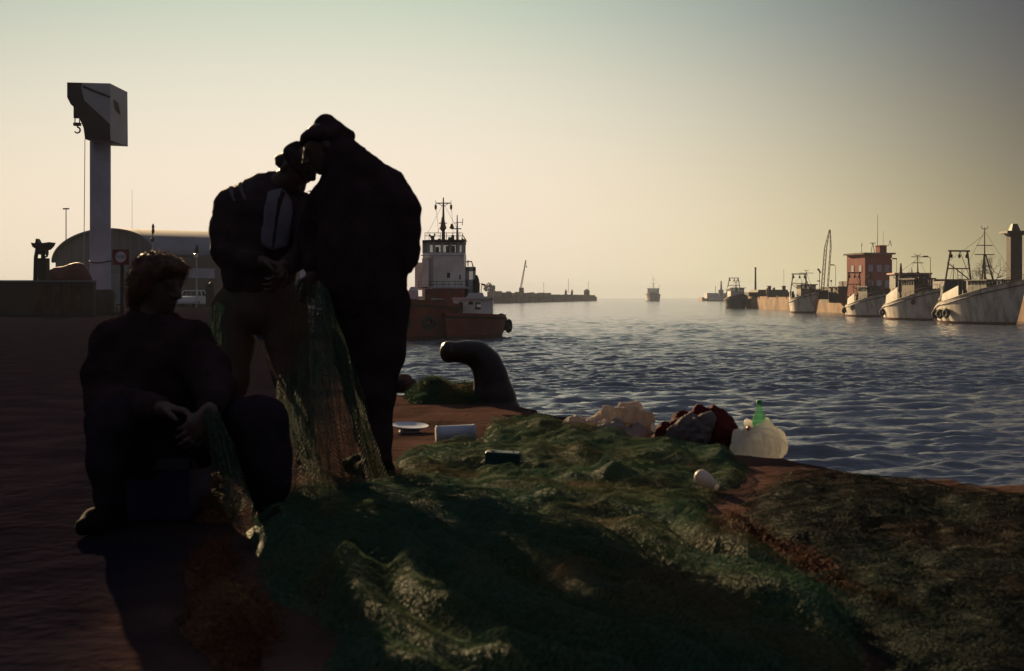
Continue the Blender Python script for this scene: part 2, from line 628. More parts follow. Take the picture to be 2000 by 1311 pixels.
def ground_material():
    """worn asphalt inland that gives way to bare reddish earth along the water"""
    m = mat("quay_earth", (0.085, 0.048, 0.038), 0.95, col2=(0.030, 0.020, 0.019), vscale=1.6, bump=0.8, bscale=16, lo=0.3, hi=0.7, spec=0.0)
    t = m.node_tree
    b = t.nodes["Principled BSDF"]
    earth = b.inputs["Base Color"].links[0].from_socket
    tc = t.nodes.new("ShaderNodeTexCoord")
    sp = t.nodes.new("ShaderNodeSeparateXYZ"); t.links.new(tc.outputs["Object"], sp.inputs[0])
    n = t.nodes.new("ShaderNodeTexNoise"); n.inputs["Scale"].default_value = 0.9; n.inputs["Detail"].default_value = 5
    t.links.new(tc.outputs["Object"], n.inputs["Vector"])
    def mm(op, a, b_):
        k = t.nodes.new("ShaderNodeMath"); k.operation = op
        for i, q in enumerate((a, b_)):
            if isinstance(q, (int, float)): k.inputs[i].default_value = q
            else: t.links.new(q, k.inputs[i])
        return k.outputs[0]
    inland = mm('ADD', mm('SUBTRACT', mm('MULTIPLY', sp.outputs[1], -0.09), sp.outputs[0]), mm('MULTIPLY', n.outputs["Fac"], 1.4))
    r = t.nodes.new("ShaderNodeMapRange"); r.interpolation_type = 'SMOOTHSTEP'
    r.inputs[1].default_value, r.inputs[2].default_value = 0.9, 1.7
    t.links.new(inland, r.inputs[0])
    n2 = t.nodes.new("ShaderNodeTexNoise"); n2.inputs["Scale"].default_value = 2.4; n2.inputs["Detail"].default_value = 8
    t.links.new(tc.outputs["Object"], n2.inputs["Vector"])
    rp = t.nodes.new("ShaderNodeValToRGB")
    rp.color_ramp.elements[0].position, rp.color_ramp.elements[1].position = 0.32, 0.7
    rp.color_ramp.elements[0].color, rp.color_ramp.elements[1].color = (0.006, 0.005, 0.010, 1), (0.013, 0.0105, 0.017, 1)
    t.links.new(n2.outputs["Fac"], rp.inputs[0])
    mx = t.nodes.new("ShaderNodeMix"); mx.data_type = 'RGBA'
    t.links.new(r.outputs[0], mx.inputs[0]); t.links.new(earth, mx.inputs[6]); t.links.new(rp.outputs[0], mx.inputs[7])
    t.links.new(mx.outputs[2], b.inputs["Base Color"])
    return m
m_ground = ground_material()
quay = mesh_np("quay_ground", top, [quads], m_ground, None, True)
tag(quay, "dark earth and worn stone of the near quay", kind="structure")
# ------------------------------------------------------------------ materials of the harbour
m_white = mat("white_paint", (0.62, 0.60, 0.58), 0.45, col2=(0.42, 0.38, 0.34), vscale=0.9, bump=0.15, bscale=3, lo=0.4, hi=0.75)
m_hullwhite = mat("hull_white", (0.44, 0.41, 0.39), 0.5, spec=0.22, col2=(0.13, 0.085, 0.06), vscale=1.3, stretch=(1, 1, 0.28), bump=0.25, bscale=2, lo=0.42, hi=0.78)
m_red = mat("red_hull", (0.24, 0.040, 0.022), 0.6, col2=(0.13, 0.03, 0.02), vscale=0.8, bump=0.2, bscale=3)
m_redhouse = mat("red_deckhouse", (0.30, 0.075, 0.055), 0.55, col2=(0.2, 0.05, 0.045), vscale=0.8)
m_antifoul = mat("antifouling", (0.12, 0.035, 0.028), 0.7, var=0.4)
m_dark = mat("dark_steel", (0.035, 0.03, 0.03), 0.6, var=0.4, vscale=2)
m_darkblue = mat("dark_blue_paint", (0.035, 0.04, 0.06), 0.5, var=0.4, vscale=1.5)
m_rust = mat("rusty_steel", (0.10, 0.048, 0.03), 0.7, var=0.5, vscale=2)
m_mast = mat("mast_paint", (0.13, 0.095, 0.075), 0.6, var=0.3)
m_rubber = mat("rubber", (0.012, 0.012, 0.013), 0.75, var=0.3)
m_grey = mat("grey_panel", (0.42, 0.40, 0.41), 0.6, var=0.25, vscale=0.3)
m_slate = mat("slate_panel", (0.40, 0.40, 0.48), 0.7, var=0.3, vscale=0.5)
m_gable = mat("gable_sheet", (0.115, 0.115, 0.135), 0.75, var=0.35, vscale=0.25, stretch=(6, 6, 0.4))
m_vault = mat("vault_sheet", (0.17, 0.175, 0.21), 0.85, var=0.25, vscale=0.3, spec=0.03)
m_conc = mat("concrete", (0.22, 0.18, 0.155), 0.9, col2=(0.12, 0.085, 0.07), vscale=0.35, bump=0.4, bscale=1.5)
m_stone = mat("quay_stone", (0.27, 0.18, 0.12), 0.9, col2=(0.13, 0.075, 0.05), vscale=0.25, bump=0.5, bscale=0.8)
m_brick = mat("red_plaster", (0.27, 0.075, 0.06), 0.85, col2=(0.2, 0.055, 0.05), vscale=0.4, bump=0.2, bscale=3)
m_roofdark = mat("dark_roof", (0.06, 0.045, 0.045), 0.8, var=0.3, vscale=0.4)
m_housebrown = mat("brown_paint", (0.075, 0.05, 0.045), 0.55, var=0.4, vscale=1.5)
m_flag = mat("red_cloth", (0.35, 0.035, 0.03), 0.8, transl=0.35)
m_pane = glass("window_glass", (0.75, 0.8, 0.8), 0.6)
m_lampglass = mat("lamp_glass", (0.5, 0.48, 0.42), 0.3)
m_leafdark = mat("dark_leaf", (0.05, 0.055, 0.035), 0.8, col2=(0.035, 0.03, 0.025), vscale=1)
m_bark = mat("bark", (0.09, 0.065, 0.05), 0.9, var=0.4)

# ------------------------------------------------------------------ far banks (structure)
def slab(name, outline, z0, z1, m, label):
    """bank with a jittered outline, extruded from z0 to z1"""
    mb = MB()
    mb.prism([(x, y, z1) for x, y in outline][::-1], (0, 0, z0 - z1))
    return tag(mb.build(name, m), label, kind="structure")
jt = [(-15.5, 505)]
for i in range(1, 36):
    f = i / 35
    jt.append((-14.5 + 77 * f + rng.normal() * 0.5, 560 + 370 * f + rng.normal() * 0.6))
jt += [(64.5, 934), (60, 948)] + [(60 - 190 * i / 12 + rng.normal(), 952 + 20 * i / 12) for i in range(1, 13)] + [(-160, 700), (-160, 505)]
slab("jetty_bank", jt, WZ - 2, 1.1, mat("jetty_rock", (0.17, 0.135, 0.115), 0.95, col2=(0.08, 0.06, 0.055), vscale=0.25, bump=0.8, bscale=0.6), "long low rocky jetty running out to the open sea")
rb = [(62.5, 336)] + [(62.5 + 1.5 * (336 - y) / 200 + rng.normal() * 0.15, y) for y in range(330, 20, -12)] + [(64, 5), (420, 5), (420, 340)]
slab("opposite_quay", rb, WZ - 2, 0.42, m_stone, "stone quay on the opposite side of the channel")
fb = [(140, 905), (150, 890), (420, 885), (420, 990), (150, 990)]
slab("far_breakwater", fb, WZ - 2, 0.5, m_stone, "distant breakwater closing the harbour mouth")

# small helpers that read positions at one distance
def at(D, dy=0.0):
    return lambda x, y, d=dy: P(x, y, D + d)
def pole(mb, x, y0, y1, D, r, r2=None):
    mb.tube([P(x, y0, D), P(x, y1, D)], [r, r2 or r])

# ------------------------------------------------------------------ boats
def hull(M, L, B, bow_h, mid_h, stern_h, draft=0.8, rake=0.16, name="hull", mats=None, root=None, flare=0.8, cap=True):
    """lofted hull, bow towards +x, waterline at z=0; returns sheer function"""
    nS, nR = 26, 9
    V = []
    def sheer(t):
        return mid_h + (bow_h - mid_h) * max(0, (t - 0.25) / 0.75) ** 1.5 + (stern_h - mid_h) * max(0, (0.25 - t) / 0.25) ** 1.4
    def beam(t):
        return 0.5 * B * (1 - max(0, (t - 0.5) / 0.5) ** 2.3) * (1 - 0.55 * max(0, (0.48 - t) / 0.48) ** 1.8)
    rows = [(-draft, 0.18, 0.10), (-draft * 0.55, 0.55, 0.45), (0.0, 0.80, 0.68), (0.32, 0.86, 0.75)]
    for i in range(nS):
        t = i / (nS - 1)
        sh, b = sheer(t), beam(t)
        bowness = max(0, (t - 0.55) / 0.45)
        prof = []
        for z, f1, f2 in rows:
            wfac = f1 * (1 - bowness) + f2 * flare * bowness
            prof.append((z, b * wfac))
        for q in (0.45, 0.72, 0.90, 1.0):
            z = 0.32 + (sh - 0.32) * q
            lowf = 0.86 * (1 - bowness) + 0.75 * flare * bowness
            prof.append((z, b * (lowf + (1 - lowf) * q ** (1 + bowness))))
        prof.append((sh + 0.0, b * 1.0 - 0.12))
        for z, y in prof:
            zz = (z + draft) / (sh + draft)
            x = (t - 0.5) * L * (1 - 0.04) + rake * L * bowness ** 1.5 * (zz - 0.35) - 0.06 * L * max(0, (0.2 - t) / 0.2) * (1 - zz) * -1
            V.append((x, max(y, 0.02), z))
    nR = len(rows) + 5
    Vf = [Vector(p) for p in V] + [Vector((p[0], -p[1], p[2])) for p in V]
    n = len(V)
    up, low = [], []
    for i in range(nS - 1):
        for k in range(nR - 1):
            a, b_, c, d = i * nR + k, i * nR + k + 1, (i + 1) * nR + k + 1, (i + 1) * nR + k
            (low if k < 3 else up).append((a, d, c, b_))
            (low if k < 3 else up).append((a + n, b_ + n, c + n, d + n))
    for i in range(nS - 1):                          # deck
        a, d = i * nR + nR - 1, (i + 1) * nR + nR - 1
        up.append((a, d, d + n, a + n))
    for k in range(nR - 1):                          # transom and stem
        up.append((k, k + 1, k + 1 + n, k + n))
        e = (nS - 1) * nR + k
        up.append((e, e + n, e + 1 + n, e + 1))
    mu = MB(M)
    mu.add(Vf, up)
    h = mu.build(name, mats[0], root, smooth=True)
    ml = MB(M)
    ml.add(Vf, low)
    ml.build("bottom", mats[1], root, smooth=True)
    if cap:
        mr = MB(M)
        for s in (1, -1):
            mr.tube([(V[i * nR + nR - 3][0], s * (V[i * nR + nR - 3][1] + 0.03), V[i * nR + nR - 3][2] - 0.12) for i in range(nS)], 0.07, 5)
        mr.build("rubbing_strake", mats[2], root)
    return sheer, beam

def placed(x_px, wl_px, head, D=None):
    """matrix of a boat whose centre sits on the water at pixel x, waterline row wl; head = heading (x, y)"""
    D = D or (HC - WZ) * F / (wl_px - HY)
    c = P(x_px, HY, D)
    c[2] = WZ
    a = math.atan2(head[1], head[0])
    return Matrix.Translation(Vector(c)) @ Matrix.Rotation(a, 4, 'Z'), Vector(c)

def tyre_arrays(R=0.42, r=0.16):
    mb = MB()
    n, k = 18, 8
    V, Fc = [], []
    for i in range(n):
        a = 2 * math.pi * i / n
        for j in range(k):
            b_ = 2 * math.pi * j / k
            q = R - r + (r * 1.0) * (math.cos(b_) + 0.0)
            V.append((q * math.cos(a) * 1.0 + 0, r * 0.9 * math.sin(b_), q * math.sin(a)))
    for i in range(n):
        for j in range(k):
            a, b_ = i * k + j, i * k + (j + 1) % k
            c, d = ((i + 1) % n) * k + (j + 1) % k, ((i + 1) % n) * k + j
            Fc.append((a, b_, c, d))
    mb.add(V, Fc)
    return mb
tyre_me = None
def tyre(M, x, y, z, root, ang=0.0, s=1.0):
    """old tyre hung over the side as a fender"""
    global tyre_me
    if tyre_me is None:
        o0 = tyre_arrays().build("fender_tyre", m_rubber)
        tyre_me = o0.data
        bpy.data.objects.remove(o0)
    o = bpy.data.objects.new("fender_tyre", tyre_me)
    COL.objects.link(o)
    o.parent = root
    p = M @ Vector((x, y, z)) - wloc(root)
    o.location = p
    o.rotation_euler = (0, 0, M.to_euler().z + ang)
    o.scale = (s, s, s)
    return o

def winbox(mb, a, b, th=0.02):
    mb.box(a, b)

def trawler(name, label, x_px, wl, head, L, B, bow_h, mid_h, stern_h, house=(-0.26, 0.02, 0.62, 2.2), lit_wall=None, gallows=None,
            mast=None, tyres=(), group=None, mats=None, extra=None, D=None, wheel_win=True, house_mat=None):
    M, c = placed(x_px, wl, head, D)
    root = thing(name, c, label, "fishing boat", group)
    mats = mats or (m_hullwhite, m_antifoul, m_darkblue)
    sheer, beam = hull(M, L, B, bow_h, mid_h, stern_h, mats=mats, root=root)
    if house:
        x0, x1, wf, hh = house
        zb = sheer(0.5 + (x0 + x1) / 2) - 0.35
        w_ = B * wf / 2
        mb = MB(M)
        mb.box((x0 * L, -w_, zb), (x1 * L, w_, zb + hh * 0.70), (0.98, 0.97))
        for i in range(6):                            # posts round the windows
            for s in (-1, 1):
                xx = x0 * L + (x1 - x0) * L * (i / 5) * 0.94 + 0.06
                mb.box((xx - 0.06, s * w_ * 0.96 - 0.05, zb + hh * 0.70), (xx + 0.06, s * w_ * 0.96 + 0.05, zb + hh * 0.93))
        for j in range(4):
            yy = -w_ * 0.9 + 1.8 * w_ * j / 3
            for xx in (x0 * L + 0.08, x1 * L - 0.1):
                mb.box((xx - 0.05, yy - 0.07, zb + hh * 0.70), (xx + 0.05, yy + 0.07, zb + hh * 0.93))
        hs = mb.build("wheelhouse", house_mat or m_white, root)
        rf = MB(M)
        rf.box((x0 * L - 0.3, -w_ - 0.2, zb + hh * 0.935), (x1 * L + 0.45, w_ + 0.2, zb + hh))
        rf.build("roof", house_mat or m_white, hs)
        wn = MB(M)
        wn.box((x0 * L + 0.12, -w_ * 0.95, zb + hh * 0.705), (x1 * L - 0.12, w_ * 0.95, zb + hh * 0.93))
        wn.build("window", m_pane, hs)
    if lit_wall:
        for (x0, x1, z0, z1, side) in lit_wall:       # white bulwark boards standing on the rail
            mb = MB(M)
            zb0, zb1 = sheer(0.5 + x0), sheer(0.5 + x1)
            y0, y1 = side * (beam(0.5 + x0) - 0.08), side * (beam(0.5 + x1) - 0.08)
            a = [Vector((x0 * L, y0, zb0 - 0.3)), Vector((x1 * L, y1, zb1 - 0.3)), Vector((x1 * L, y1, zb1 + z1)), Vector((x0 * L + 0.3, y0, zb0 + z0))]
            mb.prism(a, (0, -side * 0.08, 0))
            mb.build("bulwark_board", m_white, root)
    if gallows:
        gx, gw, gt, gh = gallows                       # A-frame at the stern with a ladder
        zb = sheer(0.5 + gx) - 0.4
        mb = MB(M)
        for s in (-1, 1):
            mb.tube([(gx * L, s * gw, zb), (gx * L + 0.3, s * gt, zb + gh)], 0.11)
        mb.tube([(gx * L + 0.3, -gt - 0.3, zb + gh), (gx * L + 0.3, gt + 0.3, zb + gh)], 0.11)
        f = 0.68
        yy = gw + (gt - gw) * f
        mb.tube([(gx * L + 0.2, -yy, zb + gh * f), (gx * L + 0.2, yy, zb + gh * f)], 0.08)
        g = mb.build("gallows_frame", m_mast, root)
        ld = MB(M)
        for s in (-0.28, 0.28):
            ld.tube([(gx * L + 0.9, s - 0.1, zb), (gx * L + 0.3, s + 0.1, zb + gh * f)], 0.04)
        for i in range(1, 11):
            q = i / 11
            ld.tube([(gx * L + 0.9 - 0.6 * q, -0.38 + 0.2 * q, zb + gh * f * q), (gx * L + 0.9 - 0.6 * q, 0.18 + 0.2 * q, zb + gh * f * q)], 0.025)
        ld.build("ladder", m_mast, g)
        for s in (-0.9, 0.05, 0.9):
            bl = MB(M)
            bl.tube([(gx * L + 0.3, s * gt, zb + gh), (gx * L + 0.3, s * gt, zb + gh - 0.45)], 0.03)
            bl.lathe([(0.02, -0.3), (0.16, -0.2), (0.18, 0), (0.1, 0.15), (0.02, 0.2)], (gx * L + 0.3, s * gt, zb + gh - 0.55), n=8)
            bl.build("pulley_block", m_dark, g)
        bl = MB(M)
        bl.tube([(gx * L + 0.3, 0.1 * gt, zb + gh), (gx * L + 4.2, 0.2, zb + 0.2)], 0.035)
        bl.build("tackle_line", m_dark, g)
    if mast:
        mx, mh, yard = mast
        zb = sheer(0.5 + mx) - 0.3
        mb = MB(M)
        mb.tube([(mx * L, 0, zb), (mx * L, 0, zb + mh)], [0.13, 0.05])
        for s in (-1, 1):
            mb.tube([(mx * L + 0.9, s * 1.1, zb), (mx * L + 0.05, s * 0.1, zb + mh * 0.62)], 0.09)
        m0 = mb.build("mast", m_mast, root)
        for q, w_ in yard:
            yd = MB(M)
            yd.tube([(mx * L, -w_, zb + mh * q), (mx * L, w_, zb + mh * q)], 0.055)
            yd.build("yard", m_mast, m0)
        yd = MB(M)
        yd.tube([(mx * L, -0.45, zb + mh * 1.02), (mx * L, -0.3, zb + mh * 0.98), (mx * L, 0.3, zb + mh * 0.98), (mx * L, 0.45, zb + mh * 1.02)], 0.04)
        yd.build("aerial", m_mast, m0)
        st = MB(M)
        st.tube([(mx * L, 0, zb + mh * 0.95), (0.46 * L, 0, sheer(0.95))], 0.018, 4)
        st.tube([(mx * L, 0, zb + mh * 0.95), (-0.45 * L, 0.4, sheer(0.05) + 1)], 0.018, 4)
        st.build("stay", m_dark, m0)
    if mast:                                           # derrick booms, radar bar, life ring
        for s in (-1, 1):
            bm = MB(M)
            bm.tube([(mx * L, 0.1 * s, zb + 0.9), (mx * L - 0.24 * L, s * B * 0.38, zb + mh * 0.52)], [0.08, 0.05])
            bm.build("derrick_boom", m_mast, root)
            ln = MB(M)
            ln.tube([(mx * L - 0.24 * L, s * B * 0.38, zb + mh * 0.52), (mx * L, 0, zb + mh * 0.9)], 0.02, 4)
            ln.build("topping_line", m_dark, root)
        rd = MB(M)
        rd.box((mx * L + 0.1, -0.55, zb + mh * 0.45), (mx * L + 0.3, 0.55, zb + mh * 0.45 + 0.16))
        rd.tube([(mx * L + 0.2, 0, zb + mh * 0.38), (mx * L + 0.2, 0, zb + mh * 0.45)], 0.06)
        rd.tube([(mx * L, 0, zb + mh * 0.39), (mx * L + 0.25, 0, zb + mh * 0.39)], 0.05)
        rd.build("radar_scanner", m_slate, m0)
    if house:
        lr = MB(M)
        V_, F_ = [], []
        for i in range(16):
            a = 2 * math.pi * i / 16
            for j in range(6):
                b_ = 2 * math.pi * j / 6
                V_.append((x0 * L + 0.5 + (0.30 + 0.07 * math.cos(b_)) * math.cos(a), -w_ - 0.07 - 0.06 * math.sin(b_), zb + hh * 0.42 + (0.30 + 0.07 * math.cos(b_)) * math.sin(a)))
        for i in range(16):
            for j in range(6):
                F_.append((i * 6 + j, i * 6 + (j + 1) % 6, ((i + 1) % 16) * 6 + (j + 1) % 6, ((i + 1) % 16) * 6 + j))
        lr.add(V_, F_)
        lr.build("life_ring", m_flag, root)
    for s in (1, -1):                                  # dark capping along the top of the bulwark, bolder stripe below it
        cp = MB(M)
        tt = np.linspace(0.02, 0.97, 18)
        cp.tube([((t - 0.5) * L * 0.96 + 0.104 * L * max(0, (t - 0.55) / 0.45) ** 1.5, s * (beam(t) - 0.04), sheer(t) + 0.02) for t in tt], 0.07, 5)
        cp.build("capping_rail", m_housebrown, root)
    rl = MB(M)                                         # bow rail
    for s in (1, -1):
        pts = [((t - 0.5) * L + 0.12 * L * max(0, (t - 0.55) / 0.45) ** 1.5 * 0.6, s * (beam(t) * 0.96), sheer(t) + 0.55) for t in np.linspace(0.62, 0.985, 7)]
        rl.tube(pts, 0.03, 5)
        for p in pts:
            rl.tube([(p[0], p[1], p[2] - 0.6), p], 0.025, 4)
    rl.build("bow_rail", m_mast, root)
    for ty in tyres:
        tx, side, tz = ty[:3]
        tyre(M, tx * L, side * (beam(0.5 + tx) * 0.97 + 0.12), tz, root, ang=ty[3] if len(ty) > 3 else 0.0, s=ty[4] if len(ty) > 4 else 1.0)
    if extra:
        extra(M, L, B, sheer, beam, root)
    return root

HEAD = (0.21, -0.978)
GB = "fishing boats moored along the opposite quay"
def clutter(seed, x0, x1, n, h=1.0):
    """winches, fish boxes and gear on the deck, one part"""
    def f(M, L, B, sheer, beam, root):
        r = np.random.default_rng(seed)
        for i in range(n):
            mb = MB(M)
            x = (x0 + (x1 - x0) * r.random()) * L
            y = (r.random() - 0.5) * B * 0.6
            z = sheer(0.5 + x / L) - 0.4
            s = 0.3 + 0.4 * r.random()
            if r.random() < 0.5:
                mb.box((x - s, y - s, z), (x + s, y + s, z + h * (0.5 + r.random())), (0.85, 0.85))
            else:
                mb.lathe([(s * 0.5, 0), (s * 0.75, 0.2), (s * 0.5, h * (0.6 + r.random())), (s * 0.2, h * 1.5)], (x, y, z), n=9)
            mb.build("fish_box" if len(mb.v) == 8 else "winch_drum", m_dark, root)
    return f
trawler("fishing_boat", "largest white trawler with tall gallows frame, ladder and three tyres hung on its side", 1914, 633, HEAD,
        15.0, 6.4, 5.0, 2.5, 1.7, house=(0.02, 0.26, 0.55, 1.9), lit_wall=[(-0.24, 0.04, 0.9, 1.25, -1)], gallows=(-0.30, 2.1, 1.1, 6.4),
        mast=(0.06, 8.0, ((0.62, 1.25), (0.75, 1.0))), house_mat=m_darkblue, tyres=((-0.36, -1, 1.05, 0.25, 1.35), (-0.24, -1, 1.1, 0.15, 1.4), (-0.12, -1, 1.2, 0.08, 1.4)), group=GB, extra=clutter(1, -0.45, 0.0, 8))
trawler("fishing_boat", "white trawler with steep raised bow moored between two other trawlers", 1779, 625.5, HEAD,
        12.0, 4.9, 4.2, 2.1, 1.5, house=(0.0, 0.26, 0.55, 3.0), lit_wall=[(-0.26, 0.06, 1.2, 1.7, -1)], mast=(0.14, 6.0, ((0.82, 0.8), (0.95, 0.9))), house_mat=m_housebrown,
        tyres=((-0.34, -1, 1.0, 0.2, 1.2), (0.30, -1, 2.4, 0.0, 0.9)), group=GB, extra=clutter(2, -0.45, 0.05, 9, 1.4))
trawler("fishing_boat", "small white trawler with low bow moored below the red building", 1690, 619, HEAD,
        10.6, 4.3, 3.6, 1.8, 1.3, house=(0.0, 0.26, 0.55, 2.6), lit_wall=[(-0.24, 0.04, 1.0, 1.4, -1)], gallows=(-0.36, 1.4, 0.9, 5.6), mast=(0.14, 4.8, ((0.8, 0.8),)), house_mat=m_darkblue,
        tyres=((-0.36, -1, 0.95, 0.2, 1.15), (0.0, -1, 1.4, 0.1, 1.0)), group=GB, extra=clutter(3, -0.45, 0.05, 9, 1.4))
trawler("fishing_boat", "bow-on trawler with pale hull lying under the lattice crane", 1571, 611.5, (0.12, -0.993),
        10.5, 5.0, 4.0, 2.3, 2.0, house=(-0.02, 0.20, 0.6, 3.0), lit_wall=[(-0.34, -0.16, 1.5, 1.8, -1)], gallows=(-0.30, 1.9, 1.2, 5.6),
        mast=(0.10, 5.6, ((0.9, 1.4),)), house_mat=m_housebrown, group=GB, extra=clutter(4, -0.45, 0.0, 10, 1.6))
trawler("fishing_boat", "dark-hulled trawler with trapezoid gallows farthest along the quay", 1437, 602.5, (0.06, -0.998),
        12.0, 6.0, 3.9, 2.3, 2.3, house=(-0.10, 0.16, 0.62, 3.2), gallows=(-0.2, 2.4, 1.15, 6.2), mast=(0.05, 5.2, ((0.9, 1.2),)),
        group=GB, mats=(m_darkblue, m_rust, m_rust), extra=clutter(5, -0.4, 0.0, 6, 1.4))
trawler("fishing_boat", "hazy trawler steaming in through the harbour mouth", 1275, 587.8, (-0.25, -0.95), 26.0, 11.0, 6.0, 4.6, 4.0,
        house=(-0.25, 0.05, 0.7, 5.0), mast=(-0.1, 14, ((0.6, 2.5), (0.8, 2))), mats=(m_hullwhite, m_antifoul, m_darkblue), D=900)

# ------------------------------------------------------------------ tug and pilot boat by the near quay
def tug():
    D = 97.0
    M, c = placed(845, 0, (-0.10, -0.995), D=96.0)
    root = thing("tugboat", c, "red and white tug with high wheelhouse and masts moored bow-on at near quay", "tug")
    sheer, beam = hull(M, 25.0, 8.0, 3.0, 2.0, 2.0, mats=(m_red, m_antifoul, m_rubber), root=root, flare=0.95, rake=0.08)
    A = at(D)
    def bx(mb, x0, x1, y0, y1, d0, d1):
        a, b = P(x0, y1, D), P(x1, y0, D)
        mb.box((a[0], D + d0, a[2]), (b[0], D + d1, b[2]))
    mb = MB(); bx(mb, 846, 904, 562, 606, -0.6, 6.0); mb.build("deckhouse", m_redhouse, root)
    mb = MB(); bx(mb, 836, 856, 565, 612, -3.5, 0.0); mb.build("winch_housing", m_rust, root)
    mb = MB(); bx(mb, 786, 812, 570, 612, -4.2, -2.0); mb.build("winch_housing", m_rust, root)
    # tower: eight-sided white block
    def oct_(y0, y1, x0, x1, d0, d1, c_=0.28):
        a, b = P(x0, y1, D), P(x1, y0, D)
        w = b[0] - a[0]; dd = d1 - d0; q = c_ * w
        pl = [(a[0] + q, D + d0), (b[0] - q * 0.35, D + d0), (b[0], D + d0 + q * 0.35), (b[0], D + d1), (a[0], D + d1), (a[0], D + d0 + q)]
        return [(x, y, a[2]) for x, y in pl], b[2] - a[2]
    mb = MB(); pl, h_ = oct_(494, 562, 824, 906, 0.0, 5.0); mb.prism(pl[::-1], (0, 0, h_)); tower = mb.build("superstructure", m_white, root)
    mb = MB(); bx(mb, 808, 826, 512, 566, 1.2, 5.5); mb.build("side_deckhouse", m_white, root)
    mb = MB(); bx(mb, 826, 838, 505, 590, -0.9, 0.6); mb.build("side_deckhouse", m_white, root)
    w_ = MB(); bx(w_, 873, 879, 533, 543, -0.03, 0.03); w_.build("porthole", m_dark, tower)
    w_ = MB(); bx(w_, 897, 900, 537, 546, -0.0, 0.06); w_.build("porthole", m_dark, tower)
    mb = MB(); bx(mb, 817, 913, 560.5, 563.5, -0.9, 5.6); dk = mb.build("bridge_deck", m_slate, root)
    mb = MB()
    for x in (817, 829, 841, 853, 865, 877, 889, 901, 912):
        mb.tube([P(x, 562, D - 0.85), P(x, 550, D - 0.85)], 0.022, 4)
    for y in (550, 555.5):
        mb.tube([P(817, y, D - 0.85), P(912, y, D - 0.85)], 0.02, 4)
    mb.build("deck_rail", m_mast, dk)
    mb = MB(); bx(mb, 822, 906, 498, 500, -0.05, 0.2); mb.build("wing_ledge", m_slate, tower)
    for x in (862, 896):
        mb = MB(); mb.lathe([(0.20, -0.05), (0.34, -0.06), (0.34, 0.02), (0.20, 0.02)], P(x, 575, D - 0.72), axis=(0, -1, 0), n=18); mb.build("life_ring", m_flag, root)
    for x in (858, 869):
        mb = MB(); bx(mb, x, x + 6, 592, 605, -0.66, -0.6); mb.build("door", m_rust, root)
    mb = MB(); bx(mb, 848, 867, 583, 585, -3.6, 0.0); mb.build("grating", m_grey, root)
    # wheelhouse: posts, panes, roof
    mb = MB()
    pl, _ = oct_(472, 494, 825, 903, 0.4, 4.6)
    for i in range(len(pl)):
        a, b = Vector(pl[i]), Vector(pl[(i + 1) % len(pl)])
        n = max(1, int((b - a).length / 0.55))
        for k in range(n):
            p = a.lerp(b, k / n)
            mb.box((p.x - 0.09, p.y - 0.09, p.z), (p.x + 0.09, p.y + 0.09, P(0, 473, D)[2]))
    mb.prism(pl[::-1], (0, 0, 0.07)); mb.prism([(x, y, P(0, 473, D)[2] - 0.05) for x, y, z in pl][::-1], (0, 0, 0.049))
    for k, x in enumerate((850, 871, 876, 882)):       # helm and gear seen through the panes
        a = P(x, 494, D); mb.box((a[0] - 0.12, D + 2.2, a[2]), (a[0] + 0.15, D + 2.6, a[2] + 0.55 + 0.1 * (k % 2)))
    wh = mb.build("wheelhouse", m_slate, root)
    mb = MB(); pl2, _ = oct_(473, 494, 825.5, 902.5, 0.45, 4.55); mb.prism(pl2[::-1], (0, 0, P(0, 473, D)[2] - pl2[0][2])); mb.build("window", m_pane, wh)
    mb = MB(); pl3, _ = oct_(468, 473.2, 823, 906, 0.1, 5.0); mb.prism(pl3[::-1], (0, 0, P(0, 468, D)[2] - pl3[0][2])); mb.build("roof", m_dark, wh)
    mb = MB()
    for x in (830, 838, 848, 860, 872, 884, 896, 903):
        pole(mb, x, 468, 455, D + 0.5, 0.025)
    for y in (455, 461):
        mb.tube([P(830, y, D + 0.5), P(903, y, D + 0.5)], 0.022, 4)
    mb.build("roof_rail", m_mast, wh)
    mb = MB()
    pole(mb, 866, 470, 386, D + 2.5, 0.17, 0.05)
    mb.tube([P(851, 397, D + 2.5), P(881, 397, D + 2.5)], 0.05)
    mb.tube([P(857, 398, D + 2.5), P(866, 404, D + 2.5), P(875, 398, D + 2.5)], 0.03)
    mb.tube([P(857, 436, D + 2.5), P(873, 436, D + 2.5)], 0.04)
    for x in (851, 881):
        pole(mb, x, 412, 391, D + 2.5, 0.02); mb.lathe([(0.02, 0), (0.1, 0.1), (0.1, 0.35), (0.02, 0.45)], P(x, 410, D + 2.5), n=7)
    mb.lathe([(0.05, -0.3), (0.3, 0), (0.2, 0.35), (0.1, 0.9)], P(865, 446, D + 2.5), n=8)
    ms = mb.build("mast", m_mast, root)
    mb = MB()
    for x0, y0, x1, y1 in ((866, 397, 832, 462), (866, 436, 846, 465), (866, 397, 901, 462), (851, 397, 858, 468), (881, 397, 886, 468)):
        mb.tube([P(x0, y0, D + 2.5), P(x1, y1, D + 1.5)], 0.012, 4)
    mb.build("stay", m_dark, ms)
    mb = MB()
    pole(mb, 893, 470, 420, D + 3.6, 0.11, 0.04)
    mb.tube([P(881, 447, D + 3.6), P(901, 447, D + 3.6)], 0.05); mb.tube([P(886, 436, D + 3.6), P(904, 434, D + 3.6)], 0.03)
    mb.lathe([(0.1, 0), (0.22, 0.1), (0.1, 0.4)], P(882, 447, D + 3.6), n=8)
    mb.tube([P(903, 440, D + 3.6), P(904, 427, D + 3.6)], 0.03)
    mb.build("aft_mast", m_mast, root)
    mb = MB()
